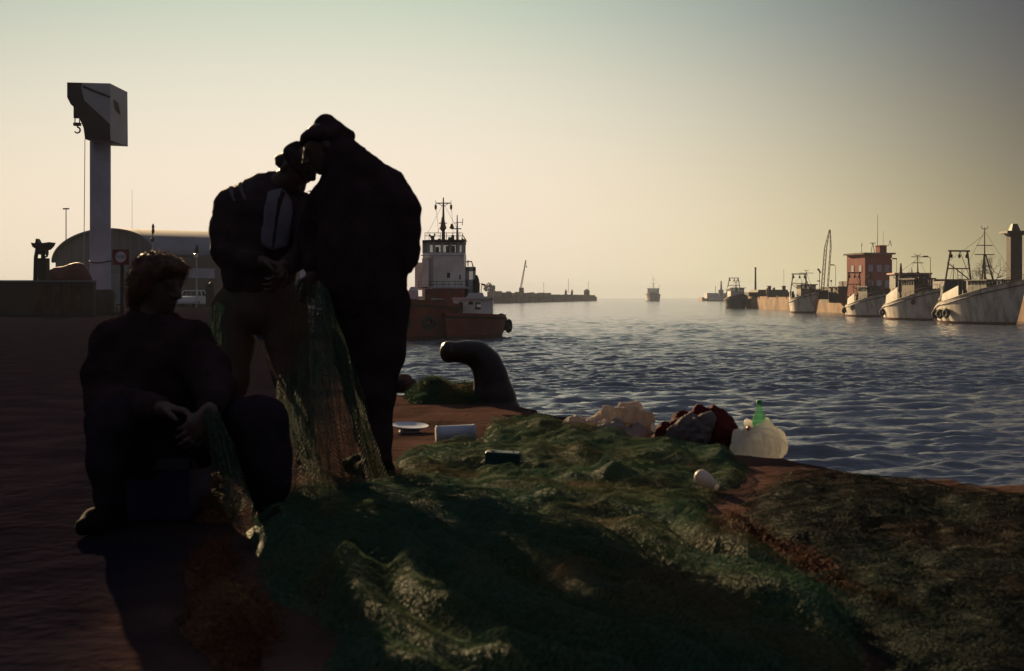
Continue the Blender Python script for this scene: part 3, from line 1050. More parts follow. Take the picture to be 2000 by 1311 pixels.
    for x, y in ((845, 459), (858, 465), (878, 462), (884, 458)):
        a = P(x, 469, D + 1.2); mb.box((a[0] - 0.12, D + 1.0, a[2]), (a[0] + 0.14, D + 1.5, P(x, y, D)[2]), (0.8, 0.8))
    mb.tube([P(845, 470, D + 1.4), P(839, 458, D + 1.4)], 0.07); mb.tube([P(845, 470, D + 1.4), P(850, 457, D + 1.4)], 0.05)
    mb.tube([P(902, 470, D + 2), P(903, 458, D + 2), P(910, 470, D + 2)], 0.06); mb.tube([P(902, 466, D + 2), P(912, 472, D + 2)], 0.05)
    mb.build("searchlight", m_dark, wh)
    # funnel frame behind, right of the tower
    mb = MB()
    for (x0, x1, y0, y1) in ((906, 911, 522, 580), (921, 925, 520, 580), (906, 925, 519, 527), (906, 925, 545, 580)):
        bx(mb, x0, x1, y0, y1, 3.5, 6.0)
    mb.build("funnel_housing", m_slate, root)
    mb = MB(); bx(mb, 911, 921, 527, 545, 4.5, 4.56); mb.build("window", m_pane, root)
    mb = MB(); pole(mb, 914, 520, 508, D + 4.5, 0.05); mb.tube([P(908, 512, D + 4.5), P(921, 511, D + 4.5), P(924, 521, D + 4.5)], 0.06); mb.build("vent_pipe", m_mast, root)
    mb = MB(); bx(mb, 926, 934, 552, 585, 3.0, 5.0); mb.lathe([(0.2, 0), (0.32, 0.4), (0.22, 0.9), (0.1, 1.2)], P(930, 566, D + 4), n=8); mb.build("capstan", m_dark, root)
    mb = MB(); mb.tube([P(938, 585, D + 4), P(941, 556, D + 4)], 0.03); fs = mb.build("flagstaff", m_mast, root)
    mb = MB()
    a = P(940, 553, D + 4); n = 6
    mb.add([a + np.array((0.065 * i, 0.06 * math.sin(i), -0.02 * i - q * 0.16)) for i in range(n + 1) for q in (0, 1)], [(2 * i, 2 * i + 2, 2 * i + 3, 2 * i + 1) for i in range(n)])
    mb.build("flag", m_flag, fs)
    mb = MB()
    mb.tube([P(795, 602, D - 8), P(836, 601, D - 8)], 0.05)
    for x in (795, 803, 812, 820, 828, 836):
        pole(mb, x, 602, 612, D - 8, 0.03)
    mb.build("bow_rail", m_mast, root)
    tyre(M, 12.6, 0.0, 1.4, root, ang=rad(90), s=1.5)
    tyre(M, 11.2, -1.6, 1.3, root, ang=rad(60), s=1.3)
    tyre(M, 11.2, 1.6, 1.3, root, ang=rad(120), s=1.3)
    mb = MB(); mb.lathe([(0.3, 0), (0.42, 0.3), (0.42, 0.9), (0.2, 1.2)], P(806, 592, D - 6), n=10); mb.build("windlass", m_slate, root)
    return root
tug()

def pilot():
    D = 89.5
    M, c = placed(917, 0, (-0.36, -0.93), D=91.0)
    root = thing("pilot_boat", c, "small red launch with white cabin lying against the tug", "launch")
    sheer, beam = hull(M, 8.4, 5.0, 1.95, 1.75, 1.4, mats=(m_red, m_antifoul, m_rubber), root=root, rake=0.06, flare=1.0)
    def bx(mb, x0, x1, y0, y1, d0, d1, tp=(1, 1)):
        a, b = P(x0, y1, D), P(x1, y0, D)
        mb.box((a[0], D + d0, a[2]), (b[0], D + d1, b[2]), tp)
    mb = MB()
    for (x0, x1, y0, y1) in ((885, 928, 585, 614), (939, 962, 585, 614), (928, 939, 585, 590), (928, 939, 605, 614)):
        bx(mb, x0, x1, y0, y1, 0.0, 0.12)
    for (x0, x1, y0, y1) in ((885, 928, 585, 614), (946, 962, 585, 614), (928, 946, 583, 590), (928, 946, 605, 614)):
        bx(mb, x0, x1, y0, y1, 3.0, 3.12)
    for x in (885, 959):
        bx(mb, x, x + 3, 585, 614, 0.12, 3.0)
    cb_ = mb.build("cabin", m_white, root)
    mb = MB(); bx(mb, 883, 964, 581.5, 585, -0.15, 3.3); bx(mb, 911, 945, 572, 581.5, 0.8, 2.6, (0.8, 0.9)); mb.build("roof", m_grey, cb_)
    mb = MB(); bx(mb, 928, 939, 590, 605, 0.04, 0.07); mb.build("window", m_pane, cb_)
    mb = MB(); bx(mb, 896, 904, 590, 612, -0.04, 0.0); bx(mb, 915, 924, 589, 595, -0.03, 0.0); mb.build("door", m_dark, cb_)
    mb = MB()
    for x in (888, 892, 898, 904):
        pole(mb, x, 585, 566 + (x - 888) * 0.4, D + 0.5, 0.035)
    mb.tube([P(888, 568, D + 0.5), P(906, 571, D + 0.5)], 0.03); mb.build("cabin_rail", m_mast, cb_)
    mb = MB()
    for x in (966, 972, 978, 984):
        pole(mb, x, 632, 616 + (x - 966) * 0.2, D + 3, 0.03)
    mb.tube([P(964, 616, D + 3), P(985, 621, D + 3)], 0.03); mb.build("stern_rail", m_mast, root)
    mb = MB(); mb.lathe([(0.15, 0), (0.2, 0.35), (0.28, 0.4), (0.28, 0.5), (0.1, 0.6)], P(979, 628, D + 2.6), n=9); mb.build("mooring_bitt", m_dark, root)
    for x, z, s in ((-4.2, 0.9, 1.5), (-3.6, 0.85, 1.3)):
        tyre(M, x, 0.7 if x < -4.0 else 1.7, z, root, ang=rad(90) if x < -4.0 else 0, s=s)
    return root
pilot()
# ------------------------------------------------------------------ things on the far jetty
def lamp_post(name, label, x, y0, y1, D, r=0.06, arm=0, group=None, cat="lamp post", head=0.25, m=None):
    root = thing(name, P(x, y0, D), label, cat, group)
    mb = MB(); pole(mb, x, y0, y1, D, r, r * 0.7); mb.build("post", m or m_mast, root)
    mb = MB()
    a = P(x, y1, D)
    if arm:
        mb.tube([a, a + np.array((arm, 0, 0.15))], r * 0.6)
        e = a + np.array((arm, 0, 0.15))
        mb.box(e - np.array((head * 1.6, head, 0.12)), e + np.array((head * 1.6, head, 0.08)))
    else:
        mb.lathe([(r, 0), (head, 0.15), (head, head * 1.6), (head * 0.3, head * 2.0)], a, n=8)
    mb.build("lamp_head", m or m_mast, root)
    return root
DJ = 640
def jbox(mb, x0, x1, y0, y1, D, dep=8, tp=(1, 1)):
    a, b = P(x0, y1, D), P(x1, y0, D)
    mb.box((a[0], D, min(a[2], 1.0)), (b[0], D + dep, b[2]), tp)
r_ = thing("harbour_shed", P(985, 581, 600), "long low shed on the jetty beside the crane", "shed")
mb = MB(); jbox(mb, 973, 999, 573, 581, 600); mb.build("wall", m_roofdark, r_)
mb = MB(); jbox(mb, 972, 1000, 571.3, 572.9, 599.5, 9); mb.build("roof", m_rust, r_)
# clump of trees at the root of the jetty
def leafy(name, label, c, size, n, leaf, m, seed, trunk=True, group=None):
    r = np.random.default_rng(seed)
    root = thing(name, (c[0], c[1], c[2]), label, "tree", group)
    clumps = [(np.array(((r.random() - 0.5) * size[0], (r.random() - 0.5) * size[1], size[2] * (0.3 + 0.62 * r.random()))), (0.18 + 0.2 * r.random()) * size[0]) for _ in range(9)]
    V, Q = [], []
    pos = []
    for i in range(n):
        cc, rr = clumps[r.integers(len(clumps))]
        d = r.normal(size=3); d /= np.linalg.norm(d)
        pos.append(cc + d * rr * r.random() ** 0.4)
    pos = np.array(pos)
    u = r.normal(size=(n, 3)); u /= np.linalg.norm(u, axis=1, keepdims=True)
    w = np.cross(u, r.normal(size=(n, 3))); w /= np.linalg.norm(w, axis=1, keepdims=True)
    s = leaf * (0.6 + 0.8 * r.random((n, 1)))
    V = np.stack([pos - u * s, pos + w * s * 0.5, pos + u * s, pos - w * s * 0.5], 1).reshape(-1, 3) + np.array(c)
    mesh_np("crown", V, [np.arange(n * 4).reshape(n, 4)], m, root)
    mb = MB()
    mb.tube([c, np.array(c) + np.array((0.1, 0, size[2] * 0.55))], [0.03 * size[2], 0.012 * size[2]])
    for cc, rr in clumps:
        mb.tube([np.array(c) + np.array((0.05, 0, size[2] * 0.25)), np.array(c) + cc], [0.014 * size[2], 0.004 * size[2]], 5)
    mb.build("trunk", m_bark, root)
    return root
leafy("dense_tree", "broad tree at the landward end of the far jetty", P(957, 579, 590), (4.6, 4, 6.0), 500, 0.5, m_leafdark, 5)
# mobile crane with its jib up
r_ = thing("mobile_crane", P(1020, 578, 650), "crane with slanted jib raised on the far jetty", "crane")
mb = MB(); jbox(mb, 1010, 1028, 574, 580, 650, 4, (0.9, 1)); mb.build("chassis", m_dark, r_)
mb = MB(); jbox(mb, 1013, 1024, 562, 575, 651, 3, (0.8, 1)); mb.build("cab", m_roofdark, r_)
mb = MB()
a, b = P(1016, 570, 650), P(1027, 508, 650)
side = np.array((0.45, 0, 0))
for s in (-1, 1):
    mb.tube([a + s * side, b + s * side * 0.3], 0.16)
for i in range(14):
    f, g = i / 14, (i + 1) / 14
    mb.tube([a + (b - a) * f + side * (1 - .7 * f), a + (b - a) * g - side * (1 - .7 * g)], 0.09, 4)
    mb.tube([a + (b - a) * f - side * (1 - .7 * f), a + (b - a) * g + side * (1 - .7 * g)], 0.09, 4)
mb.build("jib", m_rust, r_)
mb = MB(); mb.tube([b, P(1028, 521, 650)], 0.08); mb.lathe([(0.1, 0), (0.35, 0.3), (0.3, 0.9), (0.05, 1.2)], P(1028, 523, 650), n=8); mb.build("hook_block", m_dark, r_)
GJ = "lamp posts along the far jetty"
lamp_post("lamp_post", "faint lamp post on the jetty just past the crane", 1062, 574, 554, 730, 0.12, group=GJ)
lamp_post("lamp_post", "tall lamp post standing by two small huts on the jetty", 1110, 572, 546, 830, 0.16, group=GJ)
lamp_post("lamp_post", "signal mast on the jetty head beside the beacon hut", 1149, 572, 551, 900, 0.16, group=GJ)
for lab, x in (("small hut on the jetty just left of tall lamp post", 1105), ("small pointed hut right of the tall lamp post on jetty", 1117)):
    D = 840
    o = thing("beacon_hut", P(x, 576, D), lab, "hut", "small huts near the jetty end")
    mb = MB(); jbox(mb, x - 2.2, x + 2.2, 570, 576, D, 1.5); mb.build("wall", m_roofdark, o)
    mb = MB(); a = P(x, 570, D + 0.75); mb.lathe([(1.0, 0), (0.5, 0.9), (0.3, 1.6)], a, n=6); mb.build("roof", m_rust, o)
o = thing("beacon_hut", P(1145, 575, 905), "dark beacon hut with open frame on the jetty head", "hut")
mb = MB()
for x in (1141.5, 1145, 1149.5):
    jbox(mb, x, x + 1.6, 570, 576, 905, 1)
jbox(mb, 1140.5, 1151.5, 567, 570, 904.5, 3); mb.build("wall", m_dark, o)
mb = MB(); jbox(mb, 1143.5, 1149, 565, 567, 905, 2); mb.build("roof", m_rust, o)
# jetty parapet
o = thing("parapet_wall", P(1090, 576, 800), "broken parapet along the top of the far jetty", "wall")
mb = MB()
for i in range(34):
    f = i / 34
    x, y = -11 + 74 * f, 575 + 360 * f
    h = 2.0 + 0.9 * rng.random() * (1 - f) + (0.9 if f < 0.45 else 0.2)
    mb.box((x - 0.6, y, 0.9), (x + 1.7, y + 12, h))
mb.build("wall", m_conc, o)

# ------------------------------------------------------------------ the opposite bank
def bbox(mb, x0, x1, y0, y1, D, dep, zb=0.40, tp=(1, 1)):
    a, b = P(x0, y1, D), P(x1, y0, D)
    mb.box((a[0], D, zb if y1 is None else min(a[2], zb)), (b[0], D + dep, b[2]), tp)
# far pier head
o = thing("pier_house", P(1398, 585, 890), "long flat building on the distant breakwater", "building")
mb = MB(); bbox(mb, 1381, 1420, 572.5, 583, 890, 14); mb.build("wall", m_slate, o)
mb = MB(); bbox(mb, 1387, 1420, 582.5, 586, 888, 4); mb.build("plinth", mat("sunlit_base_tone", (0.6, 0.5, 0.35), 0.8, var=0.1), o)  # sunlit foot of the building put into a pale warm colour
mb = MB()
for x in (1383, 1396, 1404, 1413):
    jbox(mb, x, x + 3, 575, 578, 889.7, 0.2)
o2 = thing("beacon_tower", P(1408, 574, 880), "slim beacon tower rising over the flat building", "beacon")
mb = MB(); pole(mb, 1408.5, 578, 549, 885, 1.1, 0.45); mb.build("tower", m_rust, o2)
mb = MB(); bbox(mb, 1404, 1413, 566, 574, 884, 3, 20); mb.build("base", m_roofdark, o2)
mb = MB(); pole(mb, 1397.5, 573, 559, 886, 0.2); mb.build("aerial", m_mast, o)

# dark storehouse with two stubby chimneys
o = thing("storehouse", P(1500, 583, 330), "dark storehouse with two square roof stacks behind the quay wall", "building")
mb = MB(); bbox(mb, 1462, 1545, 571, 584, 332, 14); bbox(mb, 1480, 1540, 566, 571, 333, 12, 50, (0.94, 1)); mb.build("wall", m_roofdark, o)
for x in (1503, 1531.5):
    mb = MB(); bbox(mb, x - 3, x + 3, 560, 566, 335, 1.0, 50); bbox(mb, x - 3.6, x + 3.6, 558.5, 560, 334.9, 1.2, 50); mb.build("chimney", m_roofdark, o)
mb = MB(); bbox(mb, 1510, 1514, 562, 566, 335, 1, 50); mb.build("vent", m_roofdark, o)
for k in range(7):
    mb = MB(); bbox(mb, 1468 + k * 11, 1472 + k * 11, 574, 579, 331.9, 0.15, 50); mb.build("window", m_dark, o)
o = thing("factory_chimney", P(1475.5, 572, 420), "slender round chimney standing left of the dark storehouse", "chimney")
mb = MB(); mb.lathe([(0.42, 0), (0.36, 3), (0.27, 9.2), (0.36, 9.25), (0.36, 9.7), (0.26, 9.75)], P(1475.5, 578, 420), n=12); mb.build("shaft", m_rust, o)
mb = MB(); mb.lathe([(0.8, -3), (0.8, 0.0), (0.45, 0.3)], P(1475.5, 578, 420), n=12); mb.build("plinth", m_conc, o)
# broken pole leaning in mid air from the storehouse roof line
lamp_post("flagpole", "thin bent pole above the storehouse roof", 1531, 566, 528, 336, 0.05, cat="pole", head=0.09)
# bollards / posts on the quay wall
def dolphin(x, D, label, h=1.6):
    o = thing("mooring_post", P(x, HY, D) * np.array((1, 1, 0)) + np.array((0, 0, WZ)), label, "post", "mooring posts on the opposite quay wall")
    c = P(x, HY, D); mb = MB(); mb.box((c[0] - 0.35, D - 0.35, WZ - 0.5), (c[0] + 0.35, D + 0.35, 0.9 + h), (0.8, 0.8)); mb.build("post", m_stone, o)
    mb = MB(); mb.box((c[0] - 0.4, D - 0.4, 0.9 + h), (c[0] + 0.4, D + 0.4, 1.05 + h)); mb.build("cap", m_rust, o)
dolphin(1499, 318, "tall pale post against the quay wall below the square roof stacks", 2.0)
dolphin(1519, 310, "short pale post against the quay wall near the bow-on trawler", 0.2)
# quay-wall fender boards, quay parapet
o = thing("quay_parapet", (64, 280, 0.4), "low worn stone parapet on the opposite quay edge", "wall")
mb = MB()
for k in range(22):
    y = 334 - 10 * k
    mb.box((62.9 + 0.0075 * (336 - y) + 0.3, y - 9.4, 0.38), (63.5 + 0.0075 * (336 - y) + 0.4, y, 0.75 + 0.25 * rng.random()))
mb.build("wall", m_stone, o)

# lattice crane with two jibs
def lattice(mb, a, b, w0, w1, n, r=0.06, dep=0.7):
    a, b = np.array(a), np.array(b)
    L = [(-1, -1), (1, -1), (1, 1), (-1, 1)]
    ring = lambda f: [a + (b - a) * f + np.array((s * (w0 + (w1 - w0) * f), t_ * (w0 + (w1 - w0) * f) * dep, 0)) for s, t_ in L]
    for k in range(4):
        mb.tube([ring(0)[k], ring(1)[k]], r, 5)
    for i in range(n):
        p, q = ring(i / n), ring((i + 1) / n)
        for k in range(4):
            mb.tube([p[k], q[(k + 1) % 4]], r * 0.6, 4)
            mb.tube([q[k], q[(k + 1) % 4]], r * 0.5, 4)
o = thing("lattice_crane", P(1611, 583, 232), "dockside crane with two tall lattice jibs meeting at the top", "crane")
mb = MB(); lattice(mb, P(1605, 584, 232), P(1612.5, 484, 232), 0.26, 0.22, 11, 0.05); lattice(mb, P(1612.5, 484, 232), P(1620, 449, 232), 0.22, 0.06, 4, 0.05); mb.build("jib", m_mast, o)
mb = MB(); lattice(mb, P(1615, 584, 233), P(1622.5, 484, 233), 0.13, 0.12, 9, 0.04); lattice(mb, P(1622.5, 484, 233), P(1621.5, 449, 233), 0.12, 0.06, 4, 0.04); mb.build("back_stay", m_mast, o)
mb = MB(); bbox(mb, 1599, 1618, 567, 584, 230, 3); mb.build("cab", m_dark, o)
mb = MB(); pole(mb, 1600.5, 570, 526, 231, 0.06); mb.tube([P(1597, 525, 231), P(1603, 533, 231)], 0.16); mb.tube([P(1596, 549, 231), P(1602, 549, 231)], 0.12); mb.build("hook_block", m_dark, o)

GL = "street lamps along the opposite quay"
lamp_post("street_lamp", "slim street lamp with short arm right of the lattice crane", 1632, 583, 519, 240, 0.06, arm=-0.7, group=GL)
lamp_post("street_lamp", "short lamp with round head between the lattice crane and street lamp", 1623.5, 583, 551, 245, 0.05, group=GL, head=0.2)
lamp_post("street_lamp", "street lamp rising beside the corner of the red building", 1751, 570, 507, 195, 0.05, arm=-0.4, group=GL)
lamp_post("street_lamp", "street lamp with arm reaching left above the dark-roofed shed", 1817, 545, 503, 175, 0.06, arm=-0.75, group=GL)

# dark shed row left of the red building
o = thing("dark_shed", P(1655, 590, 225), "low dark shed left of the red building", "shed")
mb = MB(); bbox(mb, 1637, 1682, 561, 592, 225, 12); bbox(mb, 1655, 1665, 549, 561, 226, 6, 50); mb.build("wall", m_roofdark, o)
mb = MB(); bbox(mb, 1636, 1683, 559.5, 561, 224.6, 13, 50); mb.build("roof", m_dark, o)

# the red building: rotated so its flank catches the sun
def red_house():
    D = 212.0
    c = P(1716, 583, D)
    root = thing("red_building", (c[0], c[1], 0.4), "square red building with overhanging flat roof, turret and aerials", "building")
    ang = rad(12)
    Mx = Matrix.Translation(Vector((c[0], c[1], 0))) @ Matrix.Rotation(ang, 4, 'Z')
    zt = P(0, 497, D)[2]
    hw, dp = 2.55, 6.6
    mb = MB(Mx); mb.box((-hw, 0, 0.4), (hw, dp, zt)); wl = mb.build("wall", m_brick, root)
    mb = MB(Mx); mb.box((-hw - 0.45, -0.45, zt), (hw + 0.45, dp + 0.45, zt + 0.28)); rf = mb.build("roof", m_conc, root)
    mb = MB(Mx); mb.box((1.0, 1.4, zt + 0.28), (2.3, 2.9, zt + 1.5)); mb.box((0.9, 1.3, zt + 1.5), (2.4, 3.0, zt + 1.65)); tr_ = mb.build("turret", m_brick, root)
    for fx in (-1.5, 0.1, 1.6):
        for fz in (0.62, 0.28):
            z = 0.4 + (zt - 0.4) * fz
            mb = MB(Mx); mb.box((fx - 0.42, -0.05, z - 0.1), (fx + 0.42, -0.003, z + 1.15)); w_ = mb.build("window", m_slate, wl)
    for fy in (1.6, 4.4):
        z = 0.4 + (zt - 0.4) * 0.62
        mb = MB(Mx); mb.box((-hw - 0.05, fy - 0.45, z), (-hw - 0.003, fy + 0.45, z + 1.1)); mb.build("window", m_slate, wl)
    mb = MB()
    pole(mb, 1714, 494, 419, D + 3, 0.07, 0.03); pole(mb, 1725, 494, 452, D + 3, 0.03); pole(mb, 1683, 494, 473, D + 2, 0.05, 0.03)
    mb.lathe([(0.05, 0), (0.12, 0.1), (0.05, 0.4)], P(1683, 481, D + 2), n=6)
    for x0, x1 in ((1701, 1704), (1708, 1705)):
        mb.tube([P(x0, 494, D + 2), P(x1, 475, D + 2)], 0.06)
    mb.tube([P(1699, 475, D + 2), P(1710, 475, D + 2)], 0.06)
    for x0, x1 in ((1735, 1738), (1741, 1738.5)):
        mb.tube([P(x0, 481, D + 2.2), P(x1, 470, D + 2.2)], 0.06)
    mb.build("aerial", m_mast, rf)
red_house()
o = thing("dark_roofed_shed", P(1785, 560, 190), "long shed with dark red roof edge behind the middle trawlers", "shed")
mb = MB(); bbox(mb, 1749, 1819, 536, 585, 190, 3)
mb.build("wall", m_darkblue, o)
mb = MB(); bbox(mb, 1747, 1821, 533, 536, 189.5, 4, 50); mb.build("roof", m_redhouse, o)
for x in (1752, 1776, 1788, 1803):
    mb = MB(); bbox(mb, x, x + 5, 541, 553, 189.93, 0.06, 50); mb.build("window", m_grey, o)
o = thing("cone_stack", P(1759, 545, 186), "narrow dark red cone rising above the shed roof", "stack")
mb = MB(); mb.lathe([(0.42, 0), (0.34, 1.5), (0.1, 4.0)], P(1759.5, 566, 186), n=10); mb.build("cone", m_rust, o)
mb = MB(); mb.lathe([(0.5, -1.6), (0.5, 0)], P(1759.5, 566, 186), n=10); mb.build("base", m_dark, o)
o = thing("shipping_container", P(1862, 583, 158), "blue grey container on the quay behind the gallows frame", "container")
mb = MB(); bbox(mb, 1845, 1882, 549, 585, 158, 6); mb.build("body", m_darkblue, o)
for k in range(9):
    mb = MB(); bbox(mb, 1846.5 + k * 4, 1848.5 + k * 4, 551, 584, 157.95, 0.05, 50); mb.build("rib", m_darkblue, o)
# bare winter tree and the tall pillar at the edge of the picture
def bare_tree(name, label, base, h, seed, group=None):
    r = np.random.default_rng(seed)
    root = thing(name, base, label, "tree", group)
    mb, tw = MB(), MB()
    def grow(p, d, L, rr, dep):
        q = p + d * L
        (mb if dep < 2 else tw).tube([p, (p + q) / 2 + r.normal(size=3) * L * 0.05, q], [rr, rr * 0.85, rr * 0.65], 5)
        if dep >= 5: return
        for _ in range(3 if dep > 0 else 4):
            nd = nrm(d + r.normal(size=3) * 0.55 + np.array((0, 0, 0.12)))
            grow(q, nd, L * (0.66 + 0.15 * r.random()), rr * 0.55, dep + 1)
    grow(np.array(base, float), np.array((0, 0, 1.0)), h * 0.27, h * 0.022, 0)
    mb.build("trunk", m_bark, root); tw.build("crown", m_bark, root)
bare_tree("bare_tree", "leafless tree behind the bow of the largest trawler", (67.5, 172, 0.4), 7.6, 3, "bare trees on the opposite quay")
bare_tree("bare_tree", "smaller leafless tree between the mast and the stone pillar", (68.5, 180, 0.4), 5.6, 9, "bare trees on the opposite quay")
o = thing("stone_pillar", (52.5, 126, 0.42), "tall dark brick pillar with wide cap at the picture edge", "pillar")
D = 160
c = P(1981, HY, D)
o.location = (c[0], D, 0.42)
mb = MB(); mb.box((c[0] - 0.75, D - 0.7, 0.42), (c[0] + 0.75, D + 0.7, P(0, 460, D)[2])); mb.build("shaft", m_roofdark, o)
mb = MB(); zc = P(0, 460, D)[2]
mb.box((c[0] - 0.95, D - 0.9, zc), (c[0] + 0.95, D + 0.9, zc + 0.25)); mb.box((c[0] - 1.45, D - 1.4, zc + 0.25), (c[0] + 1.45, D + 1.4, zc + 0.55)); mb.box((c[0] - 0.6, D - 0.6, zc + 0.55), (c[0] + 0.6, D + 0.6, zc + 1.5), (0.5, 0.5)); mb.build("cap", m_dark, o)

# ------------------------------------------------------------------ the near quay, background
def davit_crane():
    D = 70.0
    c = P(196, HY, D); c[2] = 0.0
    root = thing("column_crane", c, "grey fixed harbour crane with boxy head on thick round column", "crane")
    mb = MB(); zt = P(0, 272, D)[2]; zb = P(0, 566, D)[2]
    mb.lathe([(0.57, zb), (0.57, zt + 0.5)], (c[0], D, 0), n=28); mb.build("column", m_slate, root, smooth=True)
    mb = MB(); mb.lathe([(0.80, 0), (0.80, zb - 0.15), (0.72, zb)], (c[0] + 0.05, D, 0), n=20); mb.build("base", m_dark, root, smooth=True)
    # head: the side face is nearly square to the view, the rear face recedes to the right
    DS = D - 1.5
    thick = Vector((0.06, 2.9, 0))
    face = [(131, 161), (215, 163), (216, 274), (166, 272), (163, 250), (158, 238), (151, 226), (147, 212), (138, 204), (131, 190)]
    mb = MB(); mb.prism([P(x, y, DS) for x, y in face], thick); hd = mb.build("crane_head", m_grey, root)
    mb = MB(); mb.prism([P(x, y, DS - 0.04) for x, y in ((163, 167), (215, 188), (215, 191.5), (161, 170.5))], (0, 0.037, 0)); mb.build("slot", m_dark, hd)
    n2 = Vector((thick.y, -thick.x, 0)).normalized() * 0.04
    def R_(f, y):
        a = P(215.3, y, DS); q = Vector(a) + thick * f + n2; return (q.x, q.y, q.z)
    mb = MB(); mb.prism([R_(0.18, 192), R_(0.42, 195), R_(0.55, 216), R_(0.26, 210)], tuple(-n2 * 0.9)); mb.build("slot", m_dark, hd)
    mb = MB(); mb.prism([P(x, y, DS - 0.045) for x, y in ((131.3, 161.3), (160, 162), (158, 172), (164, 196), (214, 242), (215, 273.7), (166.3, 271.7), (163.3, 250), (158.3, 238), (151.3, 226), (147.3, 212), (138.3, 204), (131.3, 190))], (0, 0.042, 0)); mb.build("arm_plate", m_roofdark, hd)
    hx = P(143.5, 0, DS)[0]; hy = DS + 0.6
    mb = MB()
    for o_ in (-0.13, 0.13):
        mb.tube([(hx + o_, hy, P(0, 206, DS)[2]), (hx + o_, hy, P(0, 240, DS)[2])], 0.03)
    mb.box((hx - 0.17, hy - 0.12, P(0, 228, DS)[2]), (hx + 0.17, hy + 0.12, P(0, 205, DS)[2]))
    mb.box((hx - 0.19, hy - 0.12, P(0, 243, DS)[2]), (hx + 0.19, hy + 0.12, P(0, 237, DS)[2]))
    bk = mb.build("hook_block", m_dark, root)
    mb = MB(); z0 = P(0, 243, DS)[2]
    pts = [(hx + 0.02, hy, z0 + 0.02)] + [(hx + 0.16 * math.sin(a), hy, z0 - 0.24 + 0.16 * math.cos(a)) for a in np.linspace(0.1, 4.4, 14)]
    mb.tube(pts, [0.05] * 8 + [0.045] * 5 + [0.03, 0.02], 7); mb.build("hook", m_dark, bk)
    mb = MB(); mb.tube([P(166, 272, D), P(163.5, 560, D)], 0.022, 5); mb.build("cable", mat("cable_paint", (0.22, 0.33, 0.31), 0.5), root)
    mb = MB(); mb.tube([(c[0] + 0.6 * math.cos(a), D + 0.6 * math.sin(a), P(0, 512, D)[2] + 0.06 * math.cos(a * 2)) for a in np.linspace(0, 2 * math.pi, 25)], 0.03, 5); mb.build("collar", m_dark, root)
davit_crane()

def hangar():
    r = np.array((0.78, 0.626)); g = np.array((0.626, -0.78))
    c0 = np.array((-50.0, 150.0)); w, ze, zt, Ln = 17.0, 5.4, 9.0, 26.0
    root = thing("vaulted_hangar", (c0[0], c0[1], 0), "large grey hangar with curved vaulted roof behind the crane", "building")
    n = 28
    arc = [(w * math.cos(a), ze + (zt - ze) * math.sin(a)) for a in np.linspace(0, math.pi, n)]
    def pt(q, z, l):
        p = c0 + g * q + r * l
        return (p[0], p[1], z)
    mb = MB()
    V = [pt(q, z, -0.5) for q, z in arc] + [pt(q, z, Ln) for q, z in arc] + [pt(q * 1.012, z + 0.18, -0.5) for q, z in arc] + [pt(q * 1.012, z + 0.18, Ln) for q, z in arc]
    Fc = []
    for i in range(n - 1):
        Fc += [(i, i + 1, n + i + 1, n + i), (2 * n + i, 3 * n + i, 3 * n + i + 1, 2 * n + i + 1), (i, 2 * n + i, 2 * n + i + 1, i + 1), (n + i, n + i + 1, 3 * n + i + 1, 3 * n + i)]
    mb.add(V, Fc); mb.build("roof", m_vault, root, smooth=True)
    mb = MB()
    poly = [pt(w, 0, 0)] + [pt(q, z, 0) for q, z in arc] + [pt(-w, 0, 0)]
    mb.prism(poly, tuple(r * 0.3) + (0,)); gb = mb.build("gable", m_gable, root)
    mb = MB()
    for s in (-1, 1):
        a, b = pt(s * w, 0, 0), pt(s * w, 0, Ln)
        q = np.array((g[0], g[1], 0)) * 0.3 * -s
        A, B = np.array(a), np.array(b); up = np.array((0, 0, ze))
        mb.prism([A, B, B + up, A + up], q)
    mb.build("wall", mat("hangar_side", (0.13, 0.11, 0.105), 0.7, var=0.3, vscale=0.2), root)
    for k in range(3):
        mb = MB(); l0 = 2.5 + k * 7.6
        A, B = np.array(pt(w, 3.0, l0)), np.array(pt(w, 3.0, l0 + 4.2)); q = np.array((g[0], g[1], 0)) * 0.04
        mb.prism([A + q, B + q, B + q + (0, 0, 1.1), A + q + (0, 0, 1.1)], q * 0.6)
        mb.build("window", m_slate, root)
    for q in (-13, -6.5, 2.5, 9):
        mb = MB(); A = np.array(pt(q, 0.05, -0.03)); B = np.array(pt(q + 4, 0.05, -0.03))
        mb.prism([A, B, B + (0, 0, 3.6), A + (0, 0, 3.6)], (-r[0] * 0.05, -r[1] * 0.05, 0))
        mb.build("door", m_vault, gb)
hangar()

